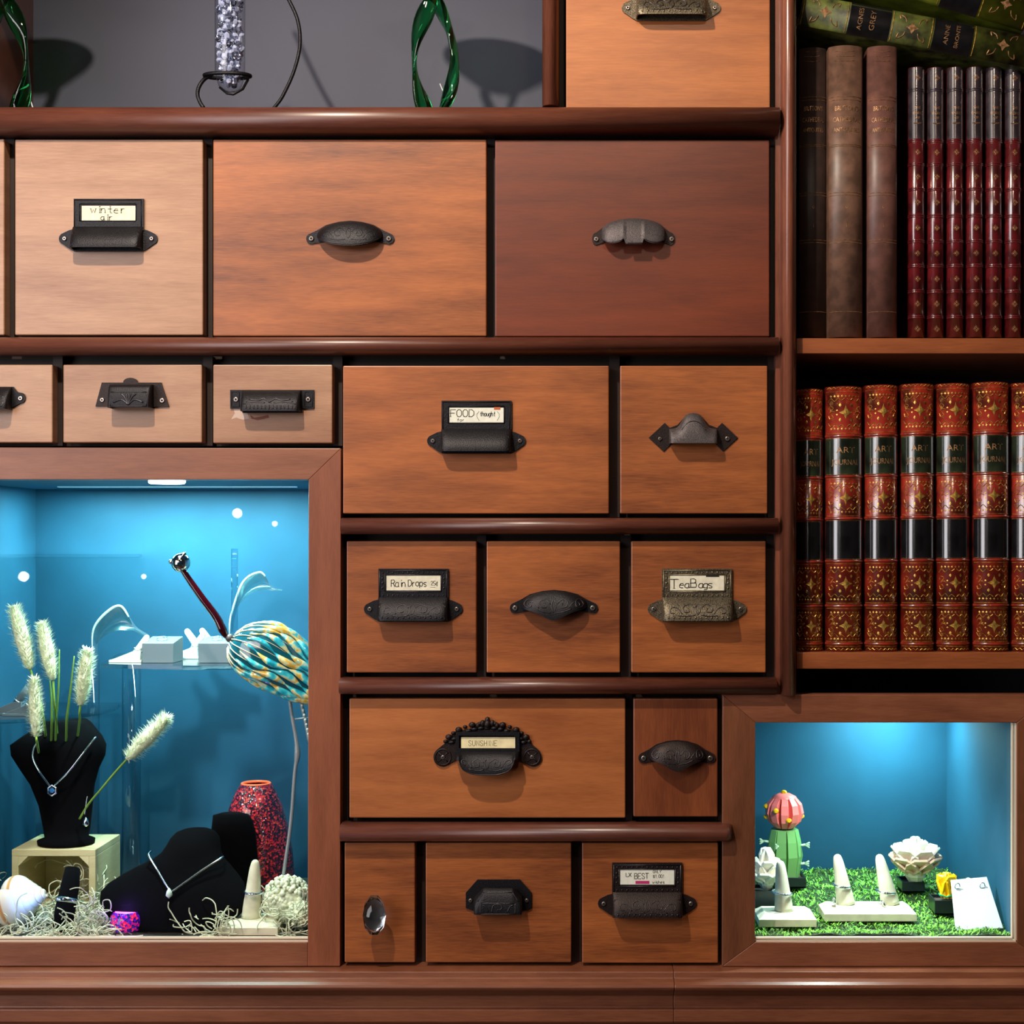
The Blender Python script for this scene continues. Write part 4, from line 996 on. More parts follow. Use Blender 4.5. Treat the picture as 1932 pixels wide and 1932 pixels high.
# small glowing votive
VIO = fleck('violet_glass', [(20, 6, 90), (60, 10, 160), (190, 10, 130), (30, 6, 110), (230, 20, 90), (90, 10, 170)], 0.5, 400)
c_ = at(240, 1752, 0.035); v = thing('votive_light', c_, 'small glowing violet and pink glass votive at the foot of velvet bust', 'light'); k = k_(.035)
m = MB(); m.lathe(c_, [(30*k, 0), (33*k, 14*k), (30*k, 26*k), (24*k, 34*k)], VIO, 24, cap=False); m.build('glass_cup', v)
m = MB(); m.lathe(c_, [(22*k, 28*k), (22*k, 33*k)], plain('pink_glow', (255, 90, 190), 0.3, Emission_Color=(1, .12, .75, 1), Emission_Strength=2.5), 20); m.build('glowing_top', v)
light('votive_glow', 'POINT', c_+Vector((0, -0.012, 46*k)), 0.05, (0.30, 0.10, 1.0), size=0.006)
light('blue_glow', 'POINT', at(58, 1700, 0.02), 0.03, (0.15, 0.35, 1.0), size=0.006)

# ---------------------------------------------------------------- crate, busts, necklaces
YC = 0.125
cr = thing('wooden_crate', at(101, 1720, YC+.05), 'small pale pine crate on its side, carrying a black velvet bust', 'crate')
a = at(22, 1603, YC); b = at(180, 1719, YC); zf = at(0, 1774).z+.0002; t_ = 0.008; dpt = 0.098
def cbox(nm, lo, hi):
    m = MB(); m.box(lo, hi, CRATE); m.build(nm, cr, bevel=0.0006)
cbox('top_board', (a.x, YC, a.z-t_), (b.x, YC+dpt, a.z)); cbox('bottom_board', (a.x, YC, zf), (b.x, YC+dpt, zf+t_))
cbox('side_board', (a.x, YC, zf+t_), (a.x+t_, YC+dpt, a.z-t_)); cbox('side_board', (b.x-t_, YC, zf+t_), (b.x, YC+dpt, a.z-t_))
cbox('back_board', (a.x+t_, YC+dpt-.006, zf+t_), (b.x-t_, YC+dpt, a.z-t_))
for s_, x in ((1, a.x+t_), (-1, b.x-t_)):
    m = MB(); m.prism([(x, a.z-t_), (x+s_*.012, a.z-t_), (x, a.z-t_-.012)], YC, YC+dpt*.9, CRATE); m.build('corner_block', cr)
def ellring(c, rx, ry, n=36, p=2.0, tilt=0.0):
    out = []
    for i in range(n):
        t = 2*PI*i/n; cs, sn = math.cos(t), math.sin(t)
        out.append(Vector((c.x+rx*abs(cs)**(2/p)*(1 if cs >= 0 else -1), c.y+ry*abs(sn)**(2/p)*(1 if sn >= 0 else -1), c.z+tilt*sn*ry)))
    return out
Y1 = 0.165; zc = a.z+.0003
b1 = thing('necklace_bust', (at(125, 0, Y1).x, Y1, zc), 'black velvet bust standing on the pine crate, wearing a hexagon pendant', 'display bust', 'black velvet busts')
def bust(rt, rows, Yf, floor_z):
    rings = []
    for px, py, hw, ry, Y in rows:
        z = at(px, py, Y).z; rings.append(ellring(Vector((at(px, py, Y).x, Y, max(z, floor_z))), hw*k_(Y), ry))
    m = MB(); m.loft(rings, VELV); return m
bust(b1, [(125, 1591, 52, .030, .160), (125, 1584, 53, .031, .160), (126, 1579, 40, .024, .162), (126, 1560, 44, .020, .165), (124, 1520, 50, .020, .166), (118, 1480, 60, .022, .166), (112, 1450, 74, .026, .166),
          (110, 1425, 88, .028, .168), (110, 1405, 90, .028, .170), (118, 1388, 74, .027, .174), (124, 1374, 56, .026, .178), (126, 1364, 45, .025, .180), (126, 1358, 38, .022, .182)], Y1, zc).build('velvet_form', b1)
def necklace(pts, Y, pend, label, r=0.0013, kind=0):
    rt = thing('necklace', at(*pend, Y), label, 'necklace', 'silver necklaces')
    m = MB(); P = spline([at(x, y, Yq) for x, y, Yq in pts], 8); m.tube(P, r, SILV, 8); m.build('chain', rt)
    g = MB(); c_ = at(*pend, Y)
    if kind == 0:
        hx = [c_+Vector((9*S*math.cos(PI/3*i+PI/6)*1.0, -.001, 11*S*math.sin(PI/3*i+PI/6))) for i in range(6)]
        g.tube(hx, 0.0015, SILV, 6, True); g.build('pendant', rt)
        m = MB(); m.ball(c_+Vector((0, -.002, 0)), 0.0032, plain('blue_gem', (70, 150, 220), 0.05, Coat_Weight=1), 8, (1, .6, 1), smooth=False); m.build('gemstone', rt)
    else:
        g.lathe(c_+Vector((0, -.002, -.005)), [(.0006, 0), (.0040, .0035), (.0030, .008), (.0006, .012)], FROSTW if kind == 2 else SILV, 12, smooth=True); g.build('pendant', rt)
    return rt
necklace([(71, 1400, .146), (64, 1412, .142), (62, 1428, .138), (68, 1445, .135), (80, 1464, .134), (95, 1484, .138), (98, 1486, .138), (105, 1480, .136), (130, 1455, .132), (156, 1422, .134), (176, 1396, .142), (181, 1391, .146)], .136, (99, 1491), 'silver necklace with hexagon pendant and blue stone on the crate bust')
m_ = necklace([(165, 1502, .14), (162, 1520, .139), (160, 1537, .138)], .136, (163, 1552), 'single silver drop hanging beside the crate bust', 0.0007, 1)
b2 = thing('necklace_bust', at(330, 1764, 0.05), 'large black velvet bust leaning on the case floor, wearing a teardrop pendant', 'display bust', 'black velvet busts')
bust(b2, [(322, 1770, 34, .007, .028), (324, 1757, 74, .010, .031), (327, 1742, 108, .013, .036), (327, 1722, 130, .016, .042), (326, 1700, 138, .018, .049), (327, 1682, 137, .019, .055), (333, 1666, 128, .020, .061), (340, 1650, 110, .021, .068),
          (348, 1634, 88, .023, .074), (356, 1620, 67, .025, .080), (361, 1608, 56, .027, .085), (365, 1594, 50, .028, .090), (368, 1580, 45, .027, .095), (369, 1570, 36, .023, .099), (370, 1565, 24, .015, .101)], .05, at(0, 1774).z+.0002).build('velvet_form', b2)
necklace([(285, 1606, .068), (280, 1612, .060), (284, 1620, .056), (296, 1640, .050), (310, 1664, .040), (321, 1680, .034), (326, 1681, .034), (350, 1664, .040), (384, 1640, .048), (414, 1621, .056), (421, 1616, .064)], .030, (320, 1686), 'silver necklace with teardrop pendant on the large leaning bust', 0.0013, 2)
b3 = thing('necklace_bust', (at(440, 0, .15).x, .15, at(0, 1774).z), 'plain black velvet bust without a necklace, behind the large leaning bust', 'display bust', 'black velvet busts')
bust(b3, [(438, 1715, 42, .02, .15), (440, 1690, 46, .022, .15), (441, 1650, 45, .023, .15), (441, 1610, 44, .023, .15), (440, 1575, 42, .022, .15), (439, 1550, 38, .020, .15), (436, 1538, 34, .016, .15), (436, 1534, 20, .010, .15)], .15, at(0, 1774).z+.0002).build('velvet_form', b3)

# ---------------------------------------------------------------- shell
SHELLM, nt, b_, N, L = base('banded_shell')
tc = N.new('ShaderNodeUVMap') if False else N.new('ShaderNodeTexCoord')
at_ = N.new('ShaderNodeAttribute'); at_.attribute_name = 'along'
rp = N.new('ShaderNodeValToRGB'); e = rp.color_ramp.elements
e[0].position = 0; e[0].color = lin((226, 224, 212)); e[1].position = 1; e[1].color = lin((228, 226, 214))
for p, c in ((.40, (226, 226, 216)), (.45, (190, 140, 84)), (.52, (206, 160, 104)), (.58, (228, 226, 214))): q = e.new(p); q.color = lin(c)
L.new(at_.outputs['Fac'], rp.inputs[0]); L.new(rp.outputs[0], b_.inputs['Base Color']); setp(b_, Roughness=0.35)
def shell():
    tip = at(92, 1686, .045); ax = (at(-8, 1705, .052)-tip).normalized(); u1 = Vector((0, 1, 0)); u2 = ax.cross(u1).normalized(); u1 = u2.cross(ax).normalized()
    nv, nu = 220, 20; T = 5.6; vs = []; al = []
    for j in range(nv):
        q = j/(nv-1); th = 2*PI*T*q; sc = 0.0035+0.0225*q**1.25
        c_ = tip+ax*(0.004+0.042*q**1.2)+(u1*math.cos(th)+u2*math.sin(th))*sc*.62
        rad = (u1*math.cos(th)+u2*math.sin(th)); tr = sc*0.66
        for i in range(nu):
            a_ = 2*PI*i/nu; vs.append(c_+rad*tr*math.cos(a_)+ax*tr*1.05*math.sin(a_)); al.append(((math.sin(a_)+1)/2))
    m = MB(); m.v = vs; i0 = m.mi(SHELLM)
    for j in range(nv-1):
        for i in range(nu): m.f.append([j*nu+i, j*nu+(i+1) % nu, (j+1)*nu+(i+1) % nu, (j+1)*nu+i]); m.m.append(i0); m.sm.append(True)
    o = m.build('seashell'); at2 = o.data.attributes.new('along', 'FLOAT', 'POINT'); at2.data.foreach_set('value', al)
    return tag(o, 'white spiral seashell with tan bands lying in front of the crate', 'seashell')
shell()

# ---------------------------------------------------------------- ring displays
def ring_on(px, py, Y, r, label, group, gem=True, mat=SILV, tilt=0.25, tube=0.0014):
    m = MB(); c_ = at(px, py, Y)
    M = Matrix.Rotation(tilt, 3, 'Y')
    m.tube([c_+M @ Vector((r*math.cos(t), r*math.sin(t), 0)) for t in [2*PI*i/28 for i in range(28)]], tube, mat, 6, True)
    rt = m.build('finger_ring'); tag(rt, label, 'ring', group)
    if gem:
        g = MB()
        for q in (-1, 0, 1): g.ball(c_+M @ Vector((q*.0022, -r-.0004, .0004)), 0.0020 if q == 0 else .0014, CRYS, 8, smooth=False)
        g.build('gemstone', rt)
    return rt
def cone_on(rt, p0, p1, r0, r1, mat):
    """rounded, gently tapering wooden finger from p0 up to p1"""
    pts = [p0.lerp(p1, t) for t in (0, .25, .5, .75, .9, .97, 1.0)]
    rr = [r0, r0*.76+r1*.24, r0*.52+r1*.48, r0*.28+r1*.72, r1*1.08, r1*.8, r1*.3]
    m = MB(); m.tube(spline(pts, 3), [rr[min(6, int(i/3))]*(1-(i/3-int(i/3)))+rr[min(6, int(i/3)+1)]*(i/3-int(i/3)) for i in range(19)], mat, 24); m.build('finger_cone', rt)
def slab(rt, px0, px1, Ya, Yb, zb, h, mat, bev=0.25):
    a = at(px0, 0, Ya); b = at(px1, 0, Ya); i = h*bev*2.2; m = MB()
    m.box((a.x, Ya, zb), (b.x, Yb, zb+h*.6), mat)
    vs = [(a.x, Ya, zb+h*.6), (b.x, Ya, zb+h*.6), (b.x, Yb, zb+h*.6), (a.x, Yb, zb+h*.6), (a.x+i, Ya+i, zb+h), (b.x-i, Ya+i, zb+h), (b.x-i, Yb-i, zb+h), (a.x+i, Yb-i, zb+h)]
    m.add(vs, [(4, 5, 6, 7), (0, 1, 5, 4), (1, 2, 6, 5), (2, 3, 7, 6), (3, 0, 4, 7)], mat); m.build('base_slab', rt, bevel=0.0003)
zf0 = at(0, 1774).z+.0003
GS = 'whitewashed wooden ring cones'
def cone_stand(label, px0, px1, Ya, Yb, h, cones, name='ring_cone_stand', zb=None):
    zb = zf0+.0005 if zb is None else zb
    rt = thing(name, (at((px0+px1)/2, 0, Ya).x, (Ya+Yb)/2, zb), label, 'ring stand', GS)
    slab(rt, px0, px1, Ya, Yb, zb, h, PLW)
    for pxb, pxt, pyt, Yc, r0, r1 in cones:
        p0 = Vector((at(pxb, 0, Yc).x, Yc, zb+h*.97)); p1 = at(pxt, pyt, Yc+.004)
        cone_on(rt, p0, p1, r0*k_(Yc), r1*k_(Yc), PLW)
    return rt
cone_stand('whitewashed wooden ring cone on a square base beside the white moss ball', 412, 524, .018, .072, .014, [(474, 482, 1622, .045, 19, 8.0)])
ring_on(479, 1683, .045, .0108, 'silver solitaire ring on the cone beside the moss ball', 'rings on wooden cones', tilt=.05)
# black velvet ring roll in front of the crate
vr = thing('velvet_ring_roll', at(127, 1750, .05), 'leaning black velvet finger roll holding a wide silver ring, before the crate', 'ring stand')
m = MB(); m.tube([at(118, 1758, .035), at(123, 1715, .042), at(132, 1672, .056), at(137, 1640, .068)], [19*k_(.04), 18.5*k_(.05), 17*k_(.07), 14*k_(.085)], VELV, 24); m.build('velvet_form', vr)
m = MB(); m.lathe(at(112, 1772, .04), [(44*S, 0), (46*S, .004), (40*S, .010)], VELV, 28, sy=.5); m.build('foot_plate', vr)
m = MB(); c_ = at(126, 1699, .048); Mx = Matrix.Rotation(.12, 3, 'Y') @ Matrix.Rotation(-.35, 3, 'X')
def rp_(t, z): r = .0128; return c_+Mx @ Vector((r*math.cos(t), r*math.sin(t), z*(1+.5*math.exp(-((t-4.7)/.5)**2))))
n_ = 40
vs = []
for dz, rr in ((-.0028, 1), (.0028, 1), (.0028, .93), (-.0028, .93)):
    for i in range(n_):
        t = 2*PI*i/n_; r = .0132*rr; vs.append(c_+Mx @ Vector((r*math.cos(t), r*math.sin(t), dz)))
m.add(vs, [(k0*n_+i, k0*n_+(i+1) % n_, ((k0+1) % 4)*n_+(i+1) % n_, ((k0+1) % 4)*n_+i) for k0 in range(4) for i in range(n_)], SILV, True)
rt = m.build('finger_ring'); tag(rt, 'wide silver ring with eye-shaped cut-out on the black velvet roll', 'ring')
g = MB(); g.ball(c_+Mx @ Vector((0, -.0134, 0)), .0026, HOLE, 8, (1.6, .3, .8)); g.ball(c_+Mx @ Vector((0, -.0140, 0)), .0014, SILV, 8, (1, .5, 1)); g.build('gemstone', rt)

# ---------------------------------------------------------------- bunny-tail grass
PLUME = plain('fluffy_cream_plume', (226, 232, 204), 0.9); STEM = plain('green_stem', (120, 160, 60), 0.6)
def plume(p0, p1, wid, stem, label, Y, seed, n=1100):
    """plume from its base p0 to its tip p1 (px); stem: px path down from p0"""
    rd = random.Random(seed); a = at(*p0, Y); b = at(*p1, Y); ax = b-a; Ln = ax.length; ax.normalize(); s1 = ax.cross(Vector((0, 1, 0))).normalized(); s2 = ax.cross(s1)
    rt = thing('grass_plume', a, label, 'dried grass', 'fluffy cream grass plumes')
    w = wid*k_(Y)*.88; rad = lambda t: w*(math.sin(PI*min(1, t*.9+.06)))**.6
    m = MB(); m.tube([a+ax*Ln*t for t in [i/10 for i in range(11)]], [max(.0006, rad(i/10)*.72) for i in range(11)], PLUME, 12)
    for i in range(n):
        t = rd.random()**.9*.97; th = rd.uniform(0, 2*PI); d = s1*math.cos(th)+s2*math.sin(th); r = rad(t)
        p = a+ax*Ln*t+d*r*.6; L_ = rd.uniform(.5, 1.1)*w*.9
        q = p+(d*.75+ax*rd.uniform(.1, .8)+Vector((rd.uniform(-.3, .3), rd.uniform(-.3, .3), rd.uniform(-.3, .3)))).normalized()*L_
        o_ = ax.cross(d)*.00055; mid = p.lerp(q, .55)+Vector((0, 0, rd.uniform(-.0006, .0006)))
        bb = len(m.v); m.v += [p-o_, p+o_, mid+o_*.7, mid-o_*.7, q]; i0 = m.mi(PLUME)
        m.f += [[bb, bb+1, bb+2, bb+3], [bb+3, bb+2, bb+4]]; m.m += [i0, i0]; m.sm += [False, False]
    o = m.build('plume', rt)
    m = MB(); P = spline([a]+[at(x, y, Yq) for x, y, Yq in stem], 5); m.tube(P, [.0014]*len(P), STEM, 6); m.build('stem', rt, label='green stem')
    return rt
plume((57, 1262), (26, 1142), 21, [(72, 1310, .1), (83, 1362, .105), (88, 1420, .20), (90, 1500, .215)], 'tallest cream grass plume, leaning towards the picture edge', .095, 1)
plume((100, 1283), (78, 1172), 19, [(102, 1320, .1), (105, 1356, .12), (112, 1440, .21), (114, 1510, .215)], 'second tallest cream plume, upright with bright green stem', .10, 2)
plume((152, 1330), (166, 1222), 19, [(150, 1345, .1), (150, 1362, .12), (140, 1440, .21), (138, 1510, .215)], 'cream plume nearest the frosted petal', .10, 3)
plume((68, 1390), (64, 1276), 17, [(70, 1402, .075), (76, 1440, .20), (80, 1500, .215)], 'low cream plume hanging in front of the velvet bust shoulder', .075, 4)
plume((240, 1432), (318, 1350), 20, [(215, 1460, .11), (190, 1490, .12), (168, 1516, .135), (150, 1545, .145)], 'cream plume leaning away from the crate bust, alone on long stem', .10, 5)
m = MB()
for pts in ([(106, 1355, .12), (110, 1300, .115), (112, 1226, .11)], [(126, 1354, .12), (133, 1300, .115), (140, 1238, .11)], [(98, 1355, .12), (97, 1320, .115), (94, 1284, .11)]):
    P = spline([at(*p) for p in pts], 6); m2 = MB(); m2.tube([at(pts[0][0]-4, 1500, .215)]+P, [.0012]+[.0015*(1-.6*i/len(P)) for i in range(len(P))], STEM, 6)
    tag(m2.build('grass_stalk'), ['bare green grass stem between the plumes, thickest', 'bare green grass stem next to the frosted petal plume', 'short bare green stem right behind the upright plume'][len([o for o in bpy.data.objects if o.name.startswith('grass_stalk')])-1], 'dried grass', 'bare green stems')

# ---------------------------------------------------------------- wood-wool filling and moss ball
EXC = plain('pale_wood_wool', (196, 200, 172), 0.7, vary=.12, bscale=60)
rd = random.Random(11); m = MB()
def strand(m, c, r, mat, rd, th=0.0007):
    a0 = rd.uniform(0, 6.28); pts = []; p = c.copy(); d = Vector((rd.uniform(-1, 1), rd.uniform(-.6, .6), rd.uniform(-.3, .5))).normalized(); cu = rd.uniform(-1.1, 1.1)
    for i in range(rd.randint(5, 9)):
        pts.append(p.copy()); p = p+d*r*.5; M_ = Matrix.Rotation(cu+rd.uniform(-.6, .6), 3, Vector((rd.uniform(-1, 1), 1, rd.uniform(-1, 1)))); d = (M_ @ d); d.z -= .12; d.normalize()
        p.z = max(p.z, zf0+.001); p.y = min(max(p.y, .0125), .30)
    P = spline(pts, 3); m.tube(P, th, mat, 4, smooth=False)
def heap(px0, px1, Ya, Yb, hh, n, m, th=0.0007):
    for i in range(n):
        Y = Ya+(Yb-Ya)*rd.random()**1.3; px = rd.uniform(px0, px1); x = at(px, 0, Y).x
        strand(m, Vector((x, Y, zf0+rd.random()**1.4*hh)), .013, EXC, rd, th)
heap(0, 100, .016, .12, .014, 130, m); heap(90, 200, .016, .03, .010, 70, m); heap(150, 200, .03, .11, .030, 70, m); heap(90, 160, .07, .12, .030, 60, m); heap(180, 215, .014, .05, .010, 30, m); heap(360, 430, .014, .06, .022, 60, m); heap(520, 580, .014, .08, .030, 80, m); heap(-100, 30, .05, .2, .03, 90, m)
heap(115, 172, .13, .2, .05, 80, m); heap(350, 410, .012, .016, .006, 12, m); heap(410, 420, .02, .05, .024, 10, m)
o = m.build('wood_wool'); tag(o, 'pale curly wood wool strewn over the floor of the cyan case', 'wood wool', kind='stuff')
mb = MB(); MOSSW = plain('white_lichen', (206, 214, 186), 0.8, vary=.15, bscale=200)
cs = at(541, 1700, .055)
for i in range(420):
    d = Vector((rd.gauss(0, 1), rd.gauss(0, 1), rd.gauss(0, 1))).normalized(); q = cs+Vector((d.x*.026, d.y*.022, d.z*.026+ .002))
    if q.x > at(586, 0, .05).x: continue
    mb.ball(q, rd.uniform(.0016, .0042), MOSSW, 6)
mb.ball(cs, .024, MOSSW, 16)
o = mb.build('moss_ball'); tag(o, 'lumpy white moss ball tucked in the case corner under the bird legs', 'moss ball')
m2 = MB(); cs = at(566, 1724, .035)
for i in range(160):
    d = Vector((rd.gauss(0, 1), rd.gauss(0, 1), rd.gauss(0, 1))).normalized(); m2.ball(cs+d*.0135, rd.uniform(.0012, .003), MOSSW, 6)
m2.ball(cs, .013, MOSSW, 12); tag(m2.build('moss_ball'), 'smaller white moss clump pressed between the moss ball and the pane', 'moss ball')

# ---------------------------------------------------------------- the small case: moss floor
MOSS = plain('green_moss', (104, 158, 56), 0.7, vary=.45, bscale=40)
MOSB = plain('moss_underlay', (36, 62, 22), 0.9)
m = MB(); A = at(1419, 0, .014); B = at(1914, 0, .014)
def mz(x, Y): return zf0+.003+.004*noise.noise(Vector((x*40, Y*40, 0)))+.010*max(0, (Y-.12)/.2)
m.grid(lambda i, j: Vector((A.x+(B.x-A.x)*i/40, .014+.302*j/24, mz(A.x+(B.x-A.x)*i/40, .014+.302*j/24)-.0015)), 41, 25, MOSB)
rd = random.Random(3)
for i in range(7000):
    Y = .014+.30*rd.random()**1.25; x = rd.uniform(A.x+.002, B.x-.002); z = mz(x, Y)-.001; a_ = rd.uniform(0, 6.28)
    L_ = rd.uniform(.003, .0075); d = Vector((math.cos(a_), math.sin(a_)*.7, rd.uniform(.15, .9))).normalized(); w = Vector((-d.y, d.x, 0)).normalized()*.0007
    p = Vector((x, Y, z)); q = p+d*L_
    if q.y < .013: continue
    k2 = p.lerp(q, .5)+Vector((0, 0, .001)); bb = len(m.v); m.v += [p-w, p+w, k2+w, k2-w, q]; i0 = m.mi(MOSS); m.f += [[bb, bb+1, bb+2, bb+3], [bb+3, bb+2, bb+4]]; m.m += [i0, i0]; m.sm += [False, False]
o = m.build('green_moss'); tag(o, 'bright green preserved moss covering the floor of the small case', 'moss', kind='stuff')

ZM = zf0+.006
cone_stand('single wooden ring cone on a square base, by the case corner', 1432, 1541, .034, .084, .014, [(1479, 1472, 1624, .056, 18, 8)], zb=ZM)
ring_on(1476, 1684, .056, .0112, 'silver band with dark stones on the single wooden cone', 'rings on wooden cones', tilt=.12)
cone_stand('double wooden ring cone on a long base in the middle of the moss', 1556, 1730, .060, .108, .014, [(1596, 1579, 1612, .088, 18, 8), (1680, 1658, 1612, .088, 18, 8)], zb=ZM)
ring_on(1588, 1671, .0885, .0104, 'thin silver ring with flower stone, first cone of the double stand', 'rings on wooden cones', tilt=.15)
ring_on(1671, 1682, .0885, .0112, 'silver ring with pale stone, second cone of the double stand', 'rings on wooden cones', tilt=.1)
ring_on(1667, 1706, .075, .0040, 'small silver hoop lying at the foot of the second cone', 'small hoops at the cone feet', False, tilt=1.1)
ring_on(1574, 1700, .075, .0040, 'small silver hoop leaning at the foot of the first cone', 'small hoops at the cone feet', False, tilt=1.3)

# brick-built plants
PINK = plain('pink_brick', (250, 124, 120), 0.35); YEL = plain('yellow_brick', (240, 176, 20), 0.35); GRB = plain('sage_brick', (112, 160, 92), 0.4); LGB = plain('pale_green_brick', (180, 208, 176), 0.4)
BLKB = plain('black_brick', (22, 26, 32), 0.3); WHB = plain('cream_brick', (232, 222, 206), 0.35); PEA = plain('peach_brick', (232, 190, 166), 0.35); YEB = plain('golden_brick', (244, 190, 0), 0.35); GRN2 = plain('emerald_brick', (20, 160, 110), 0.35)
def pot(rt, px0, px1, py0, Y, dep, zb):
    a = at(px0, py0, Y); b = at(px1, py0, Y); m = MB(); t_ = .002
    m.box((a.x, Y, zb), (b.x, Y+dep, zb+.002), BLKB)
    for lo, hi in (((a.x, Y, zb), (b.x, Y+t_, a.z)), ((a.x, Y+dep-t_, zb), (b.x, Y+dep, a.z)), ((a.x, Y+t_, zb), (a.x+t_, Y+dep-t_, a.z)), ((b.x-t_, Y+t_, zb), (b.x, Y+dep-t_, a.z))): m.box(lo, hi, BLKB)
    m.box((a.x+t_, Y+t_, a.z-.006), (b.x-t_, Y+dep-t_, a.z-.004), plain('dark_soil', (60, 48, 36), .9))
    m.build('pot', rt, bevel=0.0004, label='black square pot')
def ribs(mb, c, H_, R_, n, mat, top=.35, bot=.5, thick=.26):
    for i in range(n):
        a_ = 2*PI*i/n+.2; d = Vector((math.cos(a_), math.sin(a_), 0)); w = Vector((-d.y, d.x, 0))*R_*thick
        prof = [(0, 0), (R_*bot, 0), (R_*.86, H_*.22), (R_, H_*.5), (R_*.9, H_*.78), (R_*top, H_), (0, H_)]
        vs = []
        for s_ in (-1, 1): vs += [c+d*r+Vector((0, 0, z))+w*s_*(.35+.65*(r/R_)) for r, z in prof]
        k0 = len(prof); mb.add(vs, [tuple(range(k0))[::-1], tuple(range(k0, 2*k0))]+[(j, (j+1) % k0, k0+(j+1) % k0, k0+j) for j in range(k0)], mat)
YK = 0.235; kk = k_(YK)
cac = thing('toy_cactus', at(1500, 1688, YK), 'brick-built green cactus with pink ribbed bloom and yellow studs', 'toy plant')
pot(cac, 1449, 1521, 1656, .205, .05, zf0+.012)
c_ = Vector((at(1480, 0, YK).x, YK, at(0, 1662, YK).z)); Hh = at(0, 1564, YK).z-c_.z
m = MB(); ribs(m, c_, Hh, 33*kk, 9, GRB, .75, .8, .30); m.lathe(c_, [(20*kk, 0), (25*kk, Hh*.5), (22*kk, Hh*.98)], GRB, 16); m.build('cactus_column', cac, bevel=0.0004)
m = MB(); c2 = Vector((at(1480, 0, YK).x, YK, at(0, 1561, YK).z)); H2 = at(0, 1497, YK).z-c2.z
ribs(m, c2, H2*.9, 36*kk, 10, PINK, .6, .5, .20); m.lathe(c2, [(16*kk, 0), (24*kk, H2*.4), (20*kk, H2*.85)], plain('rib_gap_shade', (200, 70, 70), .35), 16); m.lathe(c2+Vector((0, 0, H2*.86)), [(23*kk, 0), (22*kk, H2*.06), (10*kk, H2*.15)], PINK, 16); m.build('bloom', cac, bevel=0.0004, label='pink ribbed bloom')  # darker core colour paints the shade between the ribs
for px, py, dy in ((1446, 1521, 0), (1446, 1541, 0), (1464, 1530, -.020), (1488, 1548, -.022), (1509, 1529, -.006), (1512, 1540, -.003), (1479, 1495, 0)):
    m = MB(); q = at(px, py, YK+dy); m.ball(q, 6*kk, YEL, 10, (1, 1, .8)); m.lathe(q+Vector((0, -4*kk, 0)), [(3*kk, 0), (3*kk, .0012)], YEL, 10, Matrix.Rotation(PI/2, 3, 'X')); m.build('flower_stud', cac, label='yellow stud')
for px, py, sx, dy in ((1441, 1587, -1, -.005), (1466, 1597, -.3, -.025), (1519, 1594, 1, -.006), (1518, 1629, 1, -.006)):
    m = MB(); q = at(px, py, YK+dy); b0 = q-Vector((sx*9*kk, 0, 1*kk)); m.tube([b0, q], 2.6*kk, LGB, 6)
    for dz in (-5, 0, 5): m.tube([q, q+Vector((sx*8*kk, -3*kk, dz*kk))], 1.7*kk, LGB, 6)
    m.build('spine', cac, label='pale green spiky branch')
def petals(rt, c, R_, n, tilt, h, mat, nm, seed=0, wide=.62, thick=.0016):
    m = MB()
    for i in range(n):
        a_ = 2*PI*(i+seed*.5)/n; M_ = Matrix.Rotation(a_, 3, 'Z') @ Matrix.Rotation(-tilt, 3, 'Y')
        out = [(0, -.25), (.35, -wide*.7), (.75, -wide*.72), (1, -wide*.35), (1, wide*.35), (.75, wide*.72), (.35, wide*.7), (0, .25)]
        bot = [c+M_ @ Vector((x*R_, y*R_, .18*R_*x*x))+Vector((0, 0, h)) for x, y in out]; nrm = M_ @ Vector((0, 0, thick))
        k0 = len(out); m.add(bot+[v_+nrm for v_ in bot], [tuple(range(k0))[::-1], tuple(range(k0, 2*k0))]+[(j, (j+1) % k0, k0+(j+1) % k0, k0+j) for j in range(k0)], mat)
    m.build(nm, rt, bevel=0.0005)
YS = 0.20; kk = k_(YS)
suc = thing('toy_flower', at(1725, 1697, YS), 'brick-built cream and peach rosette flower in black pot above the moss', 'toy plant')
pot(suc, 1702, 1745, 1664, .19, .034, zf0+.01)
c_ = Vector((at(1727, 0, YS).x, YS, at(0, 1655, YS).z))
petals(suc, c_+Vector((0, 0, .002)), 60*kk, 8, .45, 0, PEA, 'outer_petal', 0, .58, .003); petals(suc, c_, 64*kk, 7, .62, .006, WHB, 'middle_petal', 1, .5, .003); petals(suc, c_, 56*kk, 6, .98, .010, WHB, 'inner_petal', 0, .42, .003); petals(suc, c_, 60*kk, 5, 1.3, .010, WHB, 'heart_petal', 1, .33, .003)
m = MB(); m.lathe(c_+Vector((0, 0, -.006)), [(12*kk, 0), (20*kk, .008), (16*kk, 40*kk), (6*kk, 58*kk)], WHB, 8, smooth=False); m.build('flower_core', suc)
YW = .13; kk = k_(YW)
wf = thing('toy_flower', at(1440, 1716, YW), 'brick-built cream flower in black pot beside the frame, in front of cactus', 'toy plant')
pot(wf, 1421, 1462, 1681, .115, .036, zf0+.008)
c_ = Vector((at(1446, 0, YW).x, YW, at(0, 1668, YW).z))
petals(wf, c_, 42*kk, 7, .40, 0, WHB, 'outer_petal', 0, .6, .003); petals(wf, c_, 44*kk, 6, .75, .006, WHB, 'middle_petal', 1, .5, .003); petals(wf, c_+Vector((0, 0, .006)), 46*kk, 5, 1.2, .008, WHB, 'inner_petal', 0, .42, .003)
m = MB(); m.lathe(c_+Vector((0, 0, -.006)), [(9*kk, 0), (14*kk, .006), (12*kk, 28*kk), (5*kk, 44*kk)], WHB, 8, smooth=False); m.build('flower_core', wf)
YR = .10; kk = k_(YR)
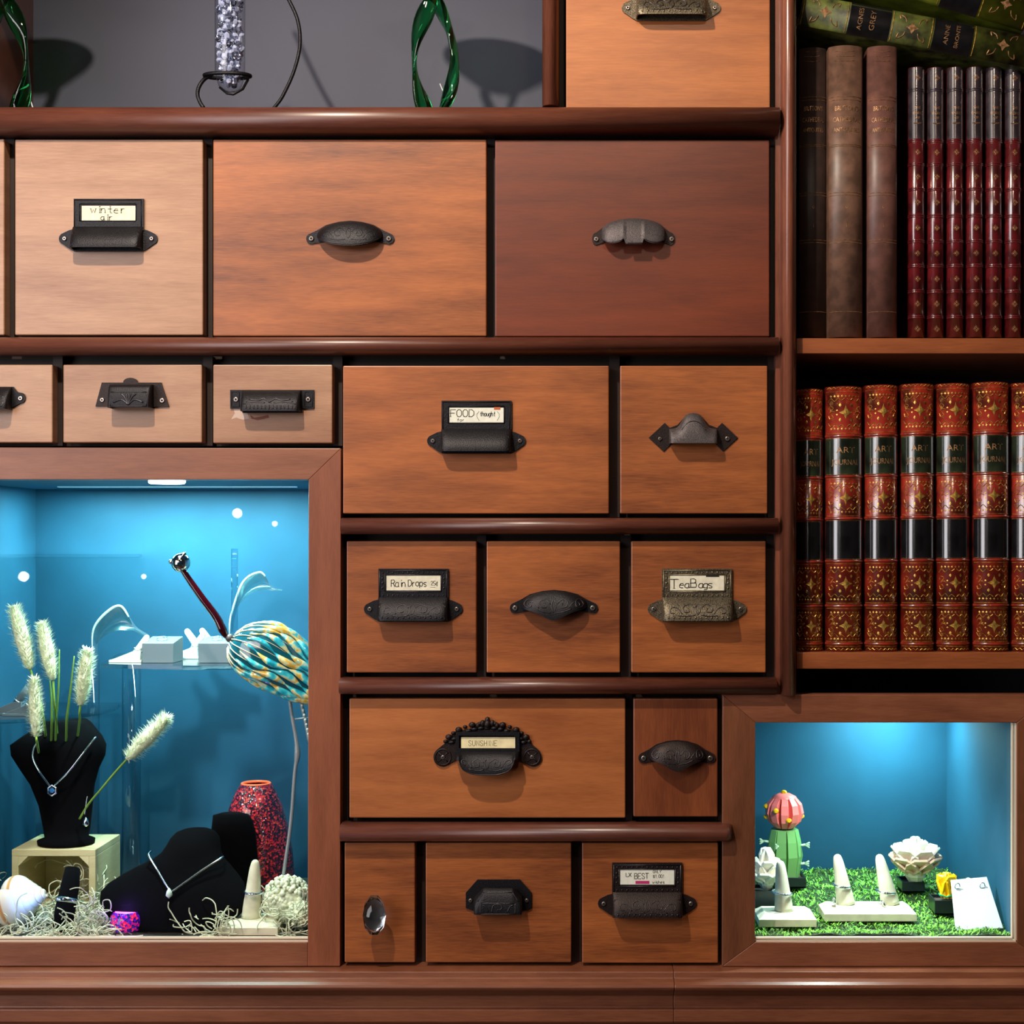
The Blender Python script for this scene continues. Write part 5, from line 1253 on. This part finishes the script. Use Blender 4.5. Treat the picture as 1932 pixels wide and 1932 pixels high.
cro = thing('toy_flower', at(1775, 1733, YR), 'brick-built golden crocus in a black pot, half behind the earring card', 'toy plant')
pot(cro, 1764, 1805, 1699, .092, .034, zf0+.006)
c_ = Vector((at(1786, 0, YR+.01).x, YR+.01, at(0, 1698, YR).z))
petals(cro, c_, 46*kk, 5, 1.0, 0, YEB, 'petal', 0, .42, .003); petals(cro, c_, 44*kk, 4, 1.3, .002, YEB, 'inner_petal', 1, .4, .003); petals(cro, c_+Vector((0, 0, -.001)), 17*kk, 5, .3, 0, GRN2, 'leaf', 0)
# earring card
ec = thing('earring_card', at(1845, 1756, .04), 'white slanted earring card standing on the moss with two silver earrings', 'jewellery card')
def qd(px, py, Y): return at(px, py, Y)
P = [qd(1803, 1755, .034), qd(1893, 1751, .034), qd(1862, 1654, .075), qd(1794, 1660, .075)]
nrm = (P[1]-P[0]).cross(P[3]-P[0]).normalized()*.0022
m = MB(); m.add(P+[p-nrm for p in P], [(0, 1, 2, 3), (7, 6, 5, 4), (0, 4, 5, 1), (1, 5, 6, 2), (2, 6, 7, 3), (3, 7, 4, 0)], plain('white_glossy_card', (222, 236, 240), .3)); m.build('card_panel', ec, bevel=.0006)
b0 = P[3].lerp(P[2], .5); m = MB(); m.tube([b0-nrm, Vector((b0.x, .105, zf0+.006))], .003, PLW, 8); m.build('easel_strut', ec)
for px, py, lb in ((1806, 1673, 'silver swirl earring on the card, nearer the crocus'), (1853, 1672, 'silver swirl earring on the card, nearer the case wall')):
    c_ = at(px, py, .067); m = MB(); m.tube(spline([c_+Vector((.003*math.cos(a), -.001, .0052*math.sin(a)*(1-.12*a))) for a in [0, .8, 1.6, 2.4, 3.2, 4, 4.8, 5.6]], 4), .0007, SILV, 6); m.ball(c_+Vector((.002, -.0015, -.004)), .0012, CRYS, 6)
    tag(m.build('earring'), lb, 'earring', 'silver earrings')

# ---------------------------------------------------------------- objects in the niche
GRNG = solid_glass('green_glass', (0.03, 0.42, 0.12), 0.0, 1.5); SHF = at(0, 206).z+.0004
def twist(pxc, label, mir=1):
    Yn = .10; k = k_(Yn); c_ = Vector((at(pxc, 0, Yn).x, Yn, SHF))
    rt = thing('glass_sculpture', c_, label, 'sculpture', 'green glass sculptures')
    m = MB(); m.lathe(c_, [(22*k, 0), (24*k, .004), (19*k, .012), (17*k, .020)], GRNG, 24); m.build('base_block', rt)
    for s_, ph in ((-1, 0), (1, 1.4)):
        pts = []
        for i in range(25):
            t = i/24; hp = 300*t; w = 34*k*math.sin(PI*hp/235)+7*k*(1-t)
            pts.append(c_+Vector((mir*s_*w, s_*9*k*math.sin(t*5+ph), .012+hp*k)))
        m = MB(); rings = []
        for i, p in enumerate(pts):
            t_ = (pts[min(i+1, 24)]-pts[max(i-1, 0)]).normalized(); a_ = ph+i*.22; u = t_.cross(Vector((math.cos(a_), math.sin(a_), 0))).normalized(); v = t_.cross(u)
            rr = (13+4*math.sin(i*.5))*k; rings.append([p+u*rr*math.cos(q*PI/7)+v*rr*.5*math.sin(q*PI/7) for q in range(14)])
        m.loft(rings, GRNG); m.build('ribbon', rt, label='twisted green glass ribbon')
    m = MB(); ct = c_+Vector((0, 0, .205)); m.lathe(ct, [(8*k, 0), (45*k, .008), (90*k, .030), (96*k, .034), (84*k, .030), (40*k, .012), (6*k, .006)], GRNG, 32); m.build('dish', rt)
    return rt
twist(12, 'green glass sculpture of twisted ribbons, partly cut by the picture edge'); twist(820, 'green glass sculpture of twisted ribbons beside the top compartment upright', -1)
WCORD = plain('white_cord', (200, 205, 215), .5)
for x, lb in ((60, 'thin white cord beside the cut-off green glass sculpture'), (848, 'thin white cord behind the green glass sculpture next to the upright')):
    m = MB(); m.tube(spline([at(x-18, 158, .12), at(x-12, 172, .12), at(x-4, 186, .115), at(x+2, 203, .11)], 6), .0008, WCORD, 6); tag(m.build('cord'), lb, 'cord', 'thin white cords')
# crystal vase in its iron holder
Yv = .09; k = k_(Yv); c_ = Vector((at(434, 0, Yv).x, Yv, at(0, 172, Yv).z))
vs_ = thing('crystal_tube', c_, 'clear glass tube filled with crystals, hanging in a black iron holder', 'vase')
m = MB(); H_ = .14; gl = thin_glass('clear_tube_glass', (.93, .95, 1), refl=1.5)
m.lathe(c_, [(3*k, 0), (14*k, 2*k), (21*k, 9*k), (25*k, 20*k), (28*k, 36*k), (28.5*k, H_)], gl, 28, cap=False); m.build('glass_tube', vs_)
g = MB(); rd = random.Random(8); CR2 = plain('silvery_crystal', (205, 212, 238), .12, .25, Coat_Weight=1.0)
for i in range(170):
    z = 12*k+i/170*(H_-14*k); R_ = (17 if z < 34*k else 24)*k; a_ = i*2.4; rr = R_*(.35+.6*rd.random())
    M_ = Matrix.Rotation(rd.uniform(0, 3), 3, 'X') @ Matrix.Rotation(rd.uniform(0, 3), 3, 'Z')
    g.ball(c_+Vector((rr*math.cos(a_), rr*math.sin(a_), z)), rd.uniform(5, 8.5)*k, CR2 if i % 3 else CRYS, 6, (1, .8, 1.1), M_, smooth=False)
g.build('crystal_filling', vs_, label='faceted crystals')
ih = thing('iron_holder', (c_.x, Yv, SHF), 'black iron scroll holder with a ring and a large curved rod', 'holder')
m = MB(); m.tube([at(429+43*math.cos(t), 143, Yv+.0)+Vector((0, 24*k*math.sin(t), 2*k*math.sin(t))) for t in [2*PI*i/32 for i in range(32)]], .0024, IRON, 8, True); m.build('ring', ih)
m = MB(); m.tube(spline([at(400, 141, Yv-.008), at(385, 150, Yv), at(375, 165, Yv), at(373, 180, Yv), at(378, 194, Yv), at(384, 203, Yv)], 6), .0024, IRON, 8); m.build('scroll_foot', ih)
m = MB(); m.tube(spline([at(470, -150, .12), at(512, -60, .12), at(545, 0, .12), at(562, 40, .12), at(566, 84, .12), at(556, 130, .12), at(538, 172, .12), at(520, 200, .12)]+[Vector((at(470, 0, .12).x, .12, SHF+.003)), Vector((at(400, 0, .11).x, .11, SHF+.003)), at(384, 203, Yv)], 6), .0022, IRON, 8); m.build('curved_rod', ih)
m = MB(); m.tube([at(415, 165, Yv-.004), at(428, 176, Yv-.014), at(440, 178, Yv-.016), at(458, 168, Yv-.010), at(468, 150, Yv)], .0016, IRON, 6); m.build('cradle', ih)

# ---------------------------------------------------------------- shop lamps that the panes mirror
BULB = emit('warm_bulb', (1.0, 0.93, 0.80), 22)
for px, py, dd, r, lb in ((445, 968, 2.5, .014, 'round pendant bulb mirrored in the upper part of the pane'), (40, 1088, 2.6, .015, 'round pendant bulb mirrored low near the picture edge'), (268, 1088, 2.9, .008, 'small pendant bulb mirrored beside the bird head'), (516, 988, 2.9, .009, 'small pendant bulb mirrored above the bird')):
    v_ = at(px, py, dd); c_ = Vector((v_.x, -dd, v_.z)); rt = thing('pendant_lamp', (c_.x, c_.y, 2.6), lb, 'lamp', 'pendant bulbs in the shop')
    m = MB(); m.ball(c_, r, BULB, 16); m.build('bulb', rt); m = MB(); m.tube([c_+Vector((0, 0, r)), Vector((c_.x, c_.y, 2.6))], .003, IRON, 6); m.build('cord', rt)
